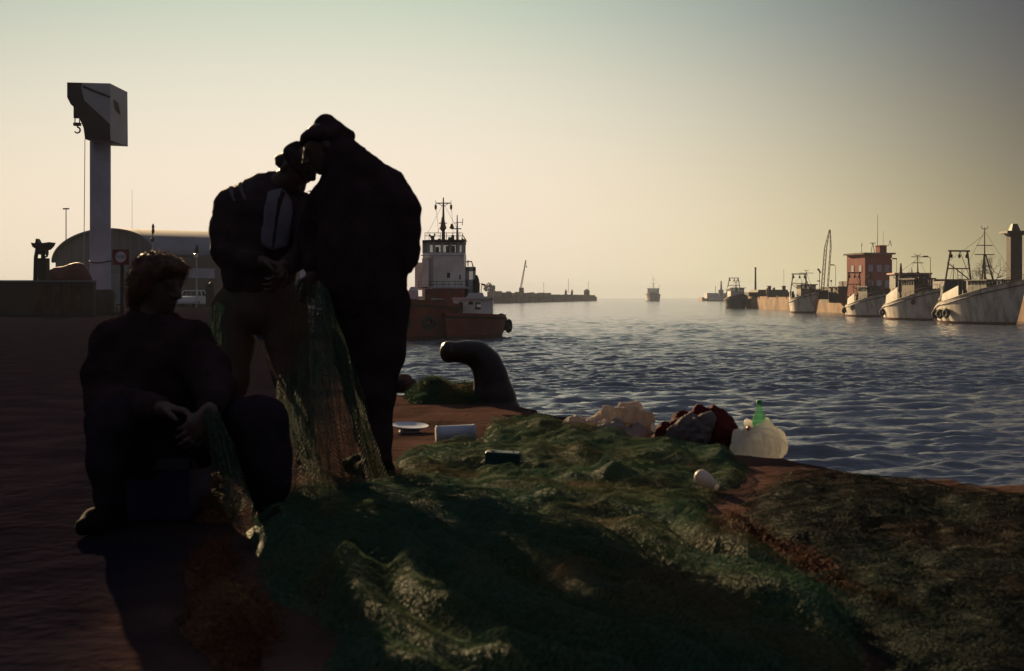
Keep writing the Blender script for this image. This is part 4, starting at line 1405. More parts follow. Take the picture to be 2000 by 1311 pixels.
# grab on its stand at the picture edge
def grab():
    D = 62.0
    root = thing("dredger_grab", P(77, 600, D) * np.array((1, 1, 0)), "dark dredger grab with pointed top standing on legs beside hangar", "grab")
    Z = lambda x, y, d=0: P(x, y, D + d)
    mb = MB(); mb.prism([Z(60, 474), (Z(63, 482)), Z(72, 488), Z(86, 487), Z(93, 480), Z(96, 473), Z(88, 474), Z(78, 475), Z(70, 475)], (0, 0.9, 0)); mb.build("bucket", m_dark, root)
    mb = MB(); mb.prism([Z(68, 476, 0.2), Z(76, 476, 0.2), Z(70, 466, 0.2)], (0, 0.5, 0)); mb.build("finial", m_dark, root)
    mb = MB(); mb.tube([Z(73, 486, 0.4), Z(70, 503, 0.4), Z(68, 570, 0.4)], 0.10); mb.tube([Z(84, 486, 0.4), Z(84, 503, 0.4), Z(86, 570, 0.4)], 0.10)
    mb.box((Z(71, 0)[0], D + 0.2, Z(0, 497)[2]), (Z(85, 0)[0], D + 0.7, Z(0, 486)[2])); mb.box((Z(69, 0)[0], D + 0.2, Z(0, 545)[2]), (Z(87, 0)[0], D + 0.7, Z(0, 504)[2]))
    mb.tube([Z(84, 487, 0.4), Z(93, 500, 0.4)], 0.05); mb.tube([Z(93, 500, 0.4), Z(86, 503, 0.4)], 0.05)
    mb.build("stand", m_dark, root)
    mb = MB(); mb.box((Z(62, 0)[0], D - 0.6, -0.03), (Z(94, 0)[0], D + 1.4, Z(0, 560)[2])); mb.build("plinth", m_rust, root)
grab()
# long low wall and huts behind the seated man
o = thing("quay_barrier", P(130, 600, 58) * np.array((1, 1, 0)), "long dark barrier wall with pale coping left of the column crane", "wall")
mb = MB(); a, b = P(20, 0, 58), P(182, 0, 58); mb.box((a[0] - 8, 58, -0.05), (b[0], 58.4, P(0, 551, 58)[2])); mb.build("wall", m_roofdark, o)
mb = MB(); mb.box((a[0] - 8, 57.9, P(0, 551, 58)[2]), (b[0], 58.5, P(0, 547.5, 58)[2])); mb.build("coping", m_vault, o)
for x in (74, 92, 112, 134, 152):
    mb = MB(); q = P(x, 0, 57.96); mb.box((q[0] - 0.14, 57.93, 0.1), (q[0] + 0.14, 57.997, P(0, 553, 58)[2])); mb.build("pilaster", m_rust, o)
o = thing("covered_boat", P(140, 560, 66) * np.array((1, 1, 0)), "dark red tarpaulin-covered boat behind the barrier wall", "boat")
V_ = [cone(P(112, 545, 66), 0.55, P(150, 541, 66), 0.70), cone(P(150, 541, 66), 0.70, P(166, 548, 66), 0.3), cone(P(84, 552, 66), 0.35, P(112, 545, 66), 0.55),
      rbox(P(128, 572, 66), (1.2, 0.4, 0.65))]
solid("tarpaulin", V_, mat("dark_red_tarp", (0.10, 0.03, 0.03), 0.7, var=0.4, vscale=2), o, h=0.09, k=0.3, fold=0.05, fscale=(1.5, 1.5, 1.5))
o = thing("street_mast", P(129, 560, 140) * np.array((1, 1, 0)), "tall thin floodlight mast with crossbar left of the column crane", "mast")
mb = MB(); pole(mb, 129, 596, 408, 140, 0.07, 0.05); mb.build("post", m_mast, o)
mb = MB(); mb.tube([P(123, 408, 140), P(135, 408, 140)], 0.09); mb.build("lamp_head", m_mast, o)
o = thing("signal_post", P(298, 560, 120) * np.array((1, 1, 0)), "pale signal post with dark finial and ball in front of hangar roof", "post")
mb = MB(); pole(mb, 298, 600, 455, 120, 0.09, 0.07); mb.build("post", m_grey, o)
mb = MB(); mb.lathe([(0.05, -0.1), (0.16, 0.1), (0.1, 0.5), (0.16, 0.55), (0.05, 0.9)], P(299, 455, 120), n=8); mb.lathe([(0.05, -0.25), (0.2, -0.1), (0.2, 0.1), (0.05, 0.25)], P(298, 468, 120), n=8); mb.build("finial", m_dark, o)
o = thing("harbour_light", P(384, 560, 105) * np.array((1, 1, 0)), "slim pole with pale lamp and dark cap before hangar wall", "lamp post")
mb = MB(); pole(mb, 384, 602, 506, 105, 0.06); mb.build("post", m_grey, o)
mb = MB(); mb.lathe([(0.06, 0), (0.17, 0.1), (0.17, 0.4), (0.1, 0.45)], P(383, 505, 105), n=10); mb.build("lamp", m_lampglass, o)
mb = MB(); mb.lathe([(0.14, 0), (0.2, 0.2), (0.05, 0.75)], P(384.5, 495, 105), n=10); mb.build("cap", m_dark, o)
o = thing("aerial_mast", P(258, 560, 150) * np.array((1, 1, 0)), "hair-thin aerial mast rising above the hangar ridge", "mast")
mb = MB(); pole(mb, 258, 594, 372, 150, 0.03, 0.015); mb.build("post", m_mast, o)
mb = MB(); mb.lathe([(0.12, 0), (0.1, 0.6), (0.03, 0.7)], P(258, 594, 150), n=8); mb.build("base", m_mast, o)

# round prohibition sign on its square board
def road_sign():
    D = 45.0
    c = P(236, 502, D)
    root = thing("round_sign", (c[0], D, 0), "square red board with round ringed sign on a dark post", "sign")
    s = D / F
    mb = MB(); mb.box((c[0] - 16.5 * s, D, c[2] - 15.5 * s), (c[0] + 16.5 * s, D + 0.03, c[2] + 14.5 * s)); bd = mb.build("board", mat("sign_red", (0.20, 0.045, 0.045), 0.6, var=0.3, vscale=3), root)
    mb = MB(); mb.lathe([(14 * s, 0), (14 * s, 0.012)], (c[0], D - 0.001, c[2]), axis=(0, -1, 0), n=40); mb.build("ring", mat("sign_ring", (0.16, 0.02, 0.025), 0.55), bd)
    mb = MB(); mb.lathe([(10.6 * s, 0), (10.6 * s, 0.018)], (c[0], D - 0.001, c[2]), axis=(0, -1, 0), n=40); mb.build("disc", mat("sign_white", (0.45, 0.42, 0.44), 0.6), bd)
    cu = bpy.data.curves.new("lettering", 'FONT')
    cu.body = "P100"; cu.size = 0.155; cu.align_x = 'CENTER'; cu.align_y = 'CENTER'; cu.extrude = 0.002
    cu.materials.append(m_dark)
    tmp = bpy.data.objects.new("lettering", cu); COL.objects.link(tmp)
    bpy.context.view_layer.update()
    tme = bpy.data.meshes.new_from_object(tmp.evaluated_get(bpy.context.evaluated_depsgraph_get()))
    bpy.data.objects.remove(tmp)
    tx = bpy.data.objects.new("lettering", tme); COL.objects.link(tx)
    tx.parent = bd; tx.location = Vector((c[0], D - 0.023, c[2])) - wloc(bd); tx.rotation_euler = (rad(90), 0, 0)
    mb = MB(); mb.tube([(c[0] + 0.02, D + 0.08, -0.03), (c[0] + 0.02, D + 0.08, c[2] + 0.2)], 0.065, 10); mb.build("post", m_dark, root)
road_sign()

def car(name, label, c, w, l, h, ang, body):
    """small parked car, front towards -y before rotation"""
    Mx = Matrix.Translation(Vector(c)) @ Matrix.Rotation(ang, 4, 'Z')
    root = thing(name, c, label, "car")
    hw, hl = w / 2, l / 2
    mb = MB(Mx)
    prof = [(-hl, 0.28), (-hl - 0.02, 0.62), (-hl + 0.15, 0.80), (-hl * 0.42, 0.92), (hl * 0.75, 0.95), (hl - 0.05, 0.85), (hl, 0.5), (hl - 0.03, 0.28)]
    mb.prism([(-hw, y, z) for y, z in prof], (w, 0, 0))
    bd = mb.build("body", body, root)
    mb = MB(Mx)
    for s in (-1, 1):
        for (a, b) in (((-hl * 0.42, 0.92), (-hl * 0.12, h - 0.05)), ((hl * 0.25, 0.93), (hl * 0.25, h - 0.05)), ((hl * 0.75, 0.95), (hl * 0.6, h - 0.05))):
            mb.tube([(s * (hw - 0.06), a[0], a[1]), (s * (hw - 0.16), b[0], b[1])], 0.04)
    mb.box((-hw + 0.13, -hl * 0.14, h - 0.07), (hw - 0.13, hl * 0.62, h), (0.94, 0.94)); mb.build("roof", body, root)
    mb = MB(Mx)
    mb.prism([(-hw + 0.08, -hl * 0.41, 0.93), (hw - 0.08, -hl * 0.41, 0.93), (hw - 0.18, -hl * 0.13, h - 0.07), (-hw + 0.18, -hl * 0.13, h - 0.07)], (0, 0.012, 0)); mb.build("windscreen", m_pane, root)
    mb = MB(Mx)
    mb.prism([(-hw + 0.08, hl * 0.74, 0.95), (hw - 0.08, hl * 0.74, 0.95), (hw - 0.18, hl * 0.6, h - 0.07), (-hw + 0.18, hl * 0.6, h - 0.07)], (0, -0.012, 0)); mb.build("rear_window", m_pane, root)
    for s in (-1, 1):
        for y in (-hl * 0.6, hl * 0.62):
            wm = MB(Mx); wm.lathe([(0.18, -0.09), (0.28, -0.08), (0.29, 0.06), (0.2, 0.09)], (s * (hw - 0.08), y, 0.28), axis=(s, 0, 0), n=18); wh = wm.build("wheel", m_rubber, root)
            wm = MB(Mx); wm.lathe([(0.16, 0.085), (0.05, 0.1)], (s * (hw - 0.08), y, 0.28), axis=(s, 0, 0), n=14); wm.build("rim", m_grey, wh)
        hm = MB(Mx); hm.lathe([(0.10, 0), (0.09, 0.03), (0.02, 0.045)], (s * (hw - 0.25), -hl - 0.01, 0.62), axis=(0, -1, 0), n=14); hm.build("headlight", m_lampglass, root)
    mb = MB(Mx); mb.box((-0.26, -hl - 0.05, 0.36), (0.26, -hl - 0.022, 0.48)); mb.build("number_plate", mat("plate", (0.5, 0.42, 0.25), 0.5), root)
    mb = MB(Mx); mb.box((-hw - 0.02, -hl - 0.09, 0.30), (hw + 0.02, -hl + 0.1, 0.355)); mb.box((-hw - 0.02, hl - 0.1, 0.30), (hw + 0.02, hl + 0.08, 0.42)); mb.build("bumper", m_slate, root)
    return root
m_carwhite = mat("car_white", (0.50, 0.52, 0.56), 0.35, var=0.15)
m_cardark = mat("car_dark", (0.05, 0.055, 0.06), 0.3, var=0.2)
car("parked_car", "small white car parked in front of the hangar wall", (P(383, 0, 108)[0], 108, 0), 1.62, 3.8, 1.45, rad(170), m_carwhite)
car("parked_car", "dark car seen between the two standing men", (P(598, 0, 58)[0], 58, 0), 1.62, 3.8, 1.45, rad(14), m_cardark)
o = thing("metal_cabinet", P(410, 590, 100) * np.array((1, 1, 0)), "dark cabinet with knob on top beside the white car", "cabinet")
mb = MB(); a = P(410, 0, 100); mb.box((a[0] - 0.36, 100, -0.02), (a[0] + 0.36, 100.6, P(0, 556, 100)[2]), (0.9, 0.9)); mb.build("body", m_dark, o)
mb = MB(); mb.lathe([(0.14, 0), (0.16, 0.1), (0.05, 0.2)], (a[0], 100.3, P(0, 556, 100)[2]), n=8); mb.build("knob", m_dark, o)

# more of the crowded opposite quay
o = thing("net_store", P(1850, 585, 182) * np.array((1, 1, 0)), "low dark net store behind the largest trawler's gallows", "shed")
mb = MB(); bbox(mb, 1822, 1900, 552, 585, 182, 5); mb.build("wall", m_roofdark, o)
mb = MB(); a, b = P(1820, 552, 181.5), P(1902, 552, 181.5); zz = a[2]
mb.prism([(a[0], 181.5, zz), (b[0], 181.5, zz), (b[0] - 0.5, 181.5, zz + 0.5), (a[0] + 0.5, 181.5, zz + 0.5)], (0, 6, 0)); mb.build("roof", m_rust, o)
for x in (1832, 1856, 1878):
    mb = MB(); bbox(mb, x, x + 9, 560, 574, 181.93, 0.06, 50); mb.build("door", m_dark, o)
o = thing("fish_lorry", P(1925, 585, 168) * np.array((1, 1, 0)), "dark box lorry parked behind the raised bow of the largest trawler", "lorry")
mb = MB(); bbox(mb, 1900, 1938, 547, 577, 168, 2.4, 1.1); mb.build("cargo_box", m_darkblue, o)
mb = MB(); bbox(mb, 1939, 1952, 556, 580, 168.1, 2.2, 0.9, (0.85, 1)); mb.build("cab", m_housebrown, o)
mb = MB(); bbox(mb, 1942, 1949, 559, 567, 168.05, 0.05, 50); mb.build("window", m_pane, o)
for x in (1908, 1928, 1945):
    c = P(x, HY, 168); mb = MB(); mb.lathe([(0.2, 0), (0.45, 0.02), (0.45, 0.3), (0.2, 0.32)], (c[0], 168.35, 0.87), axis=(0, -1, 0), n=14); mb.build("wheel", m_rubber, o)
o = thing("boat_shed", P(1590, 585, 262) * np.array((1, 1, 0)), "dark gabled shed behind the lattice crane foot", "shed")
mb = MB(); bbox(mb, 1576, 1640, 571, 584, 262, 8); mb.build("wall", m_roofdark, o)
mb = MB(); a, b = P(1574, 571, 261.5), P(1642, 571, 261.5)
mb.prism([(a[0], 261.5, a[2]), (b[0], 261.5, a[2]), ((a[0] + b[0]) / 2, 261.5, a[2] + 0.8)], (0, 9, 0)); mb.build("roof", m_rust, o)
o = thing("crate_stack", P(1735, 585, 184) * np.array((1, 1, 0)), "stack of dark fish crates beside the foot of the red building", "crates")
mb = MB()
c = P(1722, HY, 184)
for i in range(4):
    for j in range(3 - i // 2):
        mb.box((c[0] + j * 0.62 + 0.05 * i, 184 + 0.02 * i, 0.42 + i * 0.42), (c[0] + j * 0.62 + 0.58 + 0.05 * i, 184.7, 0.82 + i * 0.42))
cr_ = mb.build("crate_pile", m_rust, o)
cr_["kind"] = "stuff"
GM = "masts of boats lying behind the quay"
for x, y1, D, lab in ((1668, 520, 232, "thin mast with crossbar behind the dark shed left of red building"), (1781, 524, 205, "thin mast with crossbar standing behind the dark-roofed shed"), (1862, 516, 200, "thin mast with crossbar behind the gallows of the largest trawler")):
    o = thing("boat_mast", P(x, HY, D) * np.array((1, 1, 0)), lab, "mast", GM)
    mb = MB(); pole(mb, x, 584, y1, D, 0.09, 0.05); mb.build("post", m_mast, o)
    mb = MB(); mb.tube([P(x - 9, y1 + 9, D), P(x + 9, y1 + 9, D)], 0.05); mb.build("yard", m_mast, o)
    mb = MB(); mb.tube([P(x, y1 + 2, D), P(x - 14, 578, D)], 0.02, 4); mb.tube([P(x, y1 + 2, D), P(x + 14, 578, D)], 0.02, 4); mb.build("stay", m_dark, o)
# ------------------------------------------------------------------ people
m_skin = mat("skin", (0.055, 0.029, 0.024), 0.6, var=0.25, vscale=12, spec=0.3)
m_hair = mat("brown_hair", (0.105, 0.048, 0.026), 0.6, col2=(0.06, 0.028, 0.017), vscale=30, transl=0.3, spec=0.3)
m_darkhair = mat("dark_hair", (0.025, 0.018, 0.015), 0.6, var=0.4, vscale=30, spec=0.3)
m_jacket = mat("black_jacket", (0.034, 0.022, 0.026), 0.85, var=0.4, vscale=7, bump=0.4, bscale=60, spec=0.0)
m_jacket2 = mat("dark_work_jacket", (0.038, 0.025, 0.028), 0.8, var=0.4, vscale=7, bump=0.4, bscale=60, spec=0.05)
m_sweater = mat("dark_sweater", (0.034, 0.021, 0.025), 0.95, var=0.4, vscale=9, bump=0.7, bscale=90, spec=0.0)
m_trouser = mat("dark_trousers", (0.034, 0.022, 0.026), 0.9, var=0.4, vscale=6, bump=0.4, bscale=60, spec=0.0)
m_olive = mat("olive_trousers", (0.085, 0.066, 0.056), 0.9, col2=(0.055, 0.043, 0.038), vscale=5, bump=0.4, bscale=60, spec=0.0)
m_jeans = mat("dark_jeans", (0.024, 0.017, 0.024), 0.9, var=0.4, vscale=6, bump=0.4, bscale=60, spec=0.0)
m_shirt = mat("grey_shirt", (0.14, 0.13, 0.16), 0.9, var=0.25, vscale=10, bump=0.3, bscale=50, spec=0.0)
m_stripe = mat("pale_stripe", (0.11, 0.095, 0.10), 0.8, var=0.2, spec=0.0)
m_boot = mat("dark_boot", (0.006, 0.005, 0.005), 0.95, var=0.4, spec=0.05)
m_cap = mat("dark_cap", (0.036, 0.024, 0.027), 0.9, var=0.4, vscale=20, bump=0.4, bscale=80, spec=0.0)

def hand(w, f, n, curl=0.55, spread=0.10, thumb=1, s=1.0):
    """palm, four fingers of different lengths and a thumb; f = forward, n = palm normal (fingers curl towards it)"""
    w, f = np.asarray(w, float), nrm(f)
    n = nrm(np.asarray(n, float) - f * np.dot(n, f))
    sd = np.cross(f, n) * thumb
    out = []
    roots = []
    for k, (o, L) in enumerate(((0.030, 0.090), (0.011, 0.094), (-0.009, 0.089), (-0.027, 0.080))):
        r0 = w + sd * o * 0.55 * s
        r1 = w + (f * L + sd * o) * s
        out.append(cone(r0, 0.0135 * s, r1, 0.0105 * s))
        roots.append((r1, o))
    lens = ((0.040, 0.025, 0.020), (0.045, 0.029, 0.021), (0.041, 0.027, 0.021), (0.033, 0.020, 0.018))
    for (p, o), ls, ex_ in zip(roots, lens, (0.0, 0.08, 0.16, 0.25)):
        a = curl * 0.55 + ex_ * curl
        for j, L in enumerate(ls):
            d = nrm(f * math.cos(a) + n * math.sin(a) + sd * o * spread * 25)
            q = p + d * L * s
            out.append((cone(p, (0.0090 - 0.0008 * j) * s, q, (0.0082 - 0.0008 * j) * s), 0.006))
            p = q
            a += curl * (0.9 - 0.2 * j)
    p = w + (f * 0.022 + sd * 0.026 + n * 0.006) * s
    for j, (L, d) in enumerate(((0.042, f * 0.7 + sd * 0.8 + n * 0.35), (0.032, f * 0.95 + sd * 0.25 + n * 0.5), (0.026, f * 1.0 - sd * 0.05 + n * 0.55))):
        q = p + nrm(d) * L * s
        out.append((cone(p, (0.0125 - 0.0015 * j) * s, q, (0.0105 - 0.0013 * j) * s), 0.008))
        p = q
    return out

def head_prims(c, fwd, up, s=1.0):
    """skull, jaw, nose, brow, eyes, lips, ears; c = centre of the skull"""
    R = basis(fwd, up)
    T = lambda x, y, z: np.asarray(c, float) + R @ np.array((x, y, z)) * s
    E = lambda p, r: ell(T(*p), np.array(r) * s, R)
    pr = [E((0, -0.012, 0.022), (0.076, 0.096, 0.092)), E((0, 0.022, -0.035), (0.062, 0.070, 0.080)), E((0, 0.050, -0.085), (0.036, 0.036, 0.030)),
          (cone(T(0, 0.088, 0.012), 0.010 * s, T(0, 0.112, -0.030), 0.014 * s), 0.012),
          (E((0.012, 0.098, -0.034), (0.009, 0.011, 0.008)), 0.006), (E((-0.012, 0.098, -0.034), (0.009, 0.011, 0.008)), 0.006),
          (cone(T(-0.038, 0.076, 0.018), 0.011 * s, T(0.038, 0.076, 0.018), 0.011 * s), 0.012),
          (E((0.031, 0.079, 0.002), (0.012, 0.009, 0.010)), 0.002), (E((-0.031, 0.079, 0.002), (0.012, 0.009, 0.010)), 0.002),
          (E((0, 0.087, -0.060), (0.024, 0.010, 0.006)), 0.004), (E((0, 0.085, -0.071), (0.021, 0.010, 0.007)), 0.004),
          (E((0.077, -0.010, -0.008), (0.009, 0.020, 0.031)), 0.006), (E((-0.077, -0.010, -0.008), (0.009, 0.020, 0.031)), 0.006)]
    return pr, R, T

def shoe(a, toe, m, root):
    """boot from the ankle to the toe"""
    a = np.asarray(a, float)
    d = nrm(np.array((toe[0], toe[1], 0.0)))
    g = np.array((a[0], a[1], 0.0))
    return solid("shoe", [cone(a + (0, 0, 0.02), 0.052, g - d * 0.03 + (0, 0, 0.045), 0.046), cone(g - d * 0.045 + (0, 0, 0.040), 0.042, g + d * 0.10 + (0, 0, 0.040), 0.045),
                          cone(g + d * 0.10 + (0, 0, 0.040), 0.045, g + d * 0.175 + (0, 0, 0.032), 0.034)], m, root, h=0.010, k=0.03,
                 clip=lambda X: -(X[..., 2] - 0.004))

# ---- the tall man seen from behind, cap on, head bent towards his mate
def man_back():
    D = 5.88
    q = lambda x, y, d=0.0: P(x, y, D + d)
    base = q(735, 935); base[2] = 0.0
    root = thing("person", base, "tallest person, seen from behind in cap and black jacket, bending head towards another man", "person", "fishermen mending the net")
    hc_ = q(632, 287, 0.0)
    fw = nrm((-0.80, -0.18, -0.42)); up = nrm((-0.36, 0.0, 0.92))
    hp, R, T = head_prims(hc_, fw, up, 1.04)
    sh_r, el_r, wr_r = q(772, 388, -0.02), q(786, 500, -0.02), q(690, 545, 0.26)
    sh_l, el_l, wr_l = q(644, 395, 0.10), q(612, 470, 0.16), q(612, 537, 0.06)
    hip_r, kn_r, an_r = q(752, 600, -0.02), q(737, 765, -0.02), q(743, 908, 0.0)
    hip_l, kn_l, an_l = q(688, 600, 0.08), q(704, 760, 0.10), q(728, 895, 0.16)
    neck = [cone(q(668, 305, 0.0), 0.062, q(690, 350, 0.0), 0.075)]
    body = hp + neck + chain((q(700, 370), 0.12), (q(706, 440), 0.15), (q(715, 560), 0.14)) + \
        chain((sh_r, 0.055), (el_r, 0.042), (wr_r, 0.028)) + chain((sh_l, 0.055), (el_l, 0.042), (wr_l, 0.028)) + \
        chain((hip_r, 0.085), (kn_r, 0.055), (an_r, 0.038)) + chain((hip_l, 0.085), (kn_l, 0.055), (an_l, 0.038)) + \
        hand(wr_l, (-0.25, -0.1, -1), (0.3, -1, 0), 0.8, thumb=1) + hand(wr_r, (-0.9, 0.1, -0.4), (-0.2, -0.2, -1), 0.8, thumb=-1)
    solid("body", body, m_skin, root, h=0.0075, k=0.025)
    jacket = chain((q(702, 342, 0.0), 0.085), (q(706, 405, 0.0), 0.160), (q(704, 470, 0.0), 0.185), (q(708, 520, 0.0), 0.190), (q(712, 556, 0.0), 0.194)) + \
        [cone(q(692, 318, -0.01), 0.062, q(750, 366, -0.01), 0.082), cone(q(750, 366, -0.01), 0.082, q(776, 402, -0.02), 0.090), cone(q(668, 372, 0.04), 0.10, q(644, 400, 0.1), 0.088)] + \
        chain((q(777, 404, -0.02), 0.088), (q(785, 448, -0.03), 0.074), (el_r, 0.062), (q(735, 530, 0.15), 0.055)) + \
        chain((sh_l, 0.084), (q(626, 432, 0.14), 0.072), (el_l, 0.062), (q(610, 518, 0.08), 0.050)) + \
        [cone(q(670, 292, -0.01), 0.060, q(698, 324, -0.02), 0.064), cone(q(662, 305, -0.05), 0.050, q(672, 345, -0.04), 0.06), cone(q(678, 300, -0.02), 0.055, q(712, 335, -0.02), 0.07), cone(q(652, 348, 0.05), 0.045, q(712, 335, -0.04), 0.06)]
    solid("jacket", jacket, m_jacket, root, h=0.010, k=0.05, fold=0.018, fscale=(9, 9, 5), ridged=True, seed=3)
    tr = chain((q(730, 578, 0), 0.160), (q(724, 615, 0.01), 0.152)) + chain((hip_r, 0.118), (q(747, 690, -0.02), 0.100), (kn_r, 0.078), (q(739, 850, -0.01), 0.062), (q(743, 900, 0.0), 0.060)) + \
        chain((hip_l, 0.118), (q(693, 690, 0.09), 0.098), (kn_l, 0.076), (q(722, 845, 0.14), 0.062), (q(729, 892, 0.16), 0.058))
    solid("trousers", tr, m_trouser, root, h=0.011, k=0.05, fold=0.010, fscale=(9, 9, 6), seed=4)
    shoe(an_r, (-0.5, 0.6), m_boot, root); shoe(an_l, (-0.6, 0.5), m_boot, root)
    Rc = basis((-0.95, -0.25, 0), (0, 0, 1))
    cap = [ell(q(637, 270, 0.01), (0.104, 0.124, 0.056), Rc), cone(q(638, 262, 0.02), 0.085, q(637, 246, 0.02), 0.058), cone(q(664, 262, 0.02), 0.05, q(682, 265, 0.02), 0.024),
           (ell(q(600, 276, -0.01), (0.05, 0.045, 0.012), basis((-0.9, -0.25, -0.35), (-0.3, 0, 1))), 0.02)]
    solid("cap", cap, m_cap, root, h=0.008, k=0.04, fold=0.004, fscale=(20, 20, 20), seed=5)
    hair = [ell(T(0.03, -0.04, -0.01), np.array((0.062, 0.075, 0.055)), R), ell(T(0, -0.055, -0.012), np.array((0.084, 0.062, 0.062)), R), ell(T(0, -0.075, -0.052), np.array((0.066, 0.040, 0.045)), R)]
    solid("hair", hair, m_darkhair, root, h=0.008, k=0.03, fold=0.006, fscale=(30, 30, 30), seed=6)
man_back()

# ---- the stooping man facing us, looking down at the net in his hands
def man_stoop():
    D = 6.3
    q = lambda x, y, d=0.0: P(x, y, D + d)
    base = q(510, 900); base[2] = 0.0
    root = thing("person", base, "stooping person in dark jacket over pale shirt, looking down at net in hands", "person", "fishermen mending the net")
    hc_ = q(580, 331, -0.04)
    fw = nrm((0.48, -0.42, -0.77)); up = nrm((0.46, -0.30, 0.80))
    hp, R, T = head_prims(hc_, fw, up, 1.0)
    sh_l, el_l, wr_l = q(454, 402, 0.0), q(440, 492, -0.06), q(515, 512, -0.27)
    sh_r, el_r, wr_r = q(584, 410, 0.02), q(604, 482, -0.10), q(556, 520, -0.27)
    hip_l, kn_l, an_l = q(458, 600, 0.0), q(452, 740, -0.02), q(444, 880, 0.02)
    hip_r, kn_r, an_r = q(556, 600, 0.0), q(572, 730, -0.03), q(598, 868, 0.02)
    body = hp + [cone(q(556, 352, -0.03), 0.060, q(528, 382, 0.0), 0.072)] + chain((q(518, 400), 0.12), (q(508, 460), 0.14), (q(506, 560), 0.13)) + \
        chain((sh_l, 0.05), (el_l, 0.04), (wr_l, 0.028)) + chain((sh_r, 0.05), (el_r, 0.04), (wr_r, 0.028)) + \
        chain((hip_l, 0.08), (kn_l, 0.055), (an_l, 0.038)) + chain((hip_r, 0.08), (kn_r, 0.055), (an_r, 0.038)) + \
        hand(wr_l, (0.85, -0.15, -0.25), (0.15, -0.3, -0.9), 0.85, thumb=-1) + hand(wr_r, (-0.2, -0.45, -0.6), (-0.8, 0.1, -0.3), 0.85, thumb=1)
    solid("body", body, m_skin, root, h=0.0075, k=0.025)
    jk = chain((q(530, 372, 0.02), 0.085), (q(512, 412, 0.0), 0.165), (q(506, 470, -0.01), 0.175), (q(505, 530, -0.01), 0.185)) + \
        [cone(q(500, 380, 0.01), 0.078, q(460, 404, 0), 0.086), cone(q(545, 388, 0.01), 0.075, q(584, 412, 0.02), 0.080), cone(q(520, 362, 0.02), 0.045, q(548, 358, -0.02), 0.050)] + \
        chain((sh_l, 0.084), (q(442, 450, -0.03), 0.070), (el_l, 0.060), (q(500, 512, -0.24), 0.048)) + \
        chain((sh_r, 0.078), (q(599, 450, -0.04), 0.066), (el_r, 0.060), (q(566, 517, -0.24), 0.046))
    cavity = [rbox(q(546, 440, -0.30), (0.062, 0.17, 0.165), basis((0.1, 1, 0), (0.12, 0, 1)), 0.02)]
    solid("jacket", jk, m_jacket2, root, h=0.010, k=0.04, fold=0.014, fscale=(9, 9, 5), ridged=True, seed=13)
    # open front: the shirt shows as a strip standing just proud of the jacket between its two edges
    Ab = basis((0.10, 1, 0), (0.10, 0, 1))
    c0 = q(547, 428, -0.1)
    def win(X):
        Y = (X - c0) @ Ab
        dx = np.abs(Y[..., 0]) - (0.060 + 0.02 * Y[..., 2])
        return np.maximum(np.maximum(dx, np.abs(Y[..., 2]) - 0.165 + 0.5 * np.abs(Y[..., 0])), Y[..., 1] - 0.02)
    strip = [ell(q(547, 432, -0.095), (0.075, 0.085, 0.19), Ab)]
    solid("shirt", jk[:4] + [cone(q(500, 0, 0) * 0 + q(520, 420, -0.02), 0.17, q(515, 500, -0.02), 0.186)], m_shirt, root, h=0.010, k=0.04, fold=0.005, fscale=(9, 9, 9), seed=15, clip=win)
    def lapel(X):
        Y = (X - c0) @ Ab
        return np.maximum(np.maximum(np.abs(Y[..., 0] - 0.004) - (0.007 + 0.03 * np.maximum(Y[..., 2], 0)), np.abs(Y[..., 2]) - 0.155), Y[..., 1] - 0.0)
    solid("neck_scarf", jk[:4] + [cone(q(520, 420, -0.02), 0.176, q(515, 500, -0.02), 0.192)], m_jacket2, root, h=0.009, k=0.04, clip=lapel)
    for off in (0.0, 0.055):                          # two pale stripes over the shoulder
        def band(X, off=off):
            Y = X - q(468, 396, 0.0)
            u = Y @ nrm((1.0, 0.0, 0.55)) - off
            return np.maximum(np.abs(u) - 0.010, np.maximum(-(Y[..., 2] + 0.035), Y[..., 0] - 0.16))
        solid("shoulder_stripe", [(p[0], p[1], p[2] + 0.003, p[3], p[4] + 0.003) for p in [cone(q(500, 380, 0.01), 0.078, q(460, 404, 0), 0.086), jk[1], cone(sh_l, 0.084, q(442, 450, -0.03), 0.070)]],
              m_stripe, root, h=0.008, k=0.05, clip=band)
    tr = chain((q(506, 540, 0), 0.165), (q(508, 590, 0.0), 0.165)) + chain((hip_l, 0.118), (q(453, 680, -0.01), 0.100), (kn_l, 0.085), (q(446, 830, 0.01), 0.070), (q(444, 880, 0.02), 0.066)) + \
        chain((hip_r, 0.118), (q(562, 660, -0.01), 0.108), (q(568, 730, -0.03), 0.088), (q(586, 810, 0.0), 0.066), (q(598, 866, 0.02), 0.058))
    solid("trousers", tr, m_olive, root, h=0.011, k=0.045, fold=0.010, fscale=(9, 9, 6), seed=14)
    shoe(an_l, (-0.3, -0.9), m_boot, root); shoe(an_r, (0.4, -0.9), m_boot, root)
    cap = [ell(T(0, -0.012, 0.050), np.array((0.087, 0.105, 0.056)), R), cone(q(572, 298, -0.04), 0.045, q(581, 290, -0.04), 0.034), (ell(T(0, 0.088, 0.040), np.array((0.050, 0.030, 0.010)), R), 0.02)]
    solid("cap", cap, m_cap, root, h=0.008, k=0.03, fold=0.004, fscale=(20, 20, 20), seed=16)
    hr = [ell(T(0, -0.060, -0.010), np.array((0.083, 0.056, 0.060)), R), cone(q(551, 314, -0.02), 0.014, q(560, 326, -0.02), 0.030), ell(T(0.02, -0.09, -0.03), np.array((0.05, 0.035, 0.035)), R)]
    solid("hair", hr, m_darkhair, root, h=0.008, k=0.02, fold=0.010, fscale=(28, 28, 28), seed=17)
man_stoop()

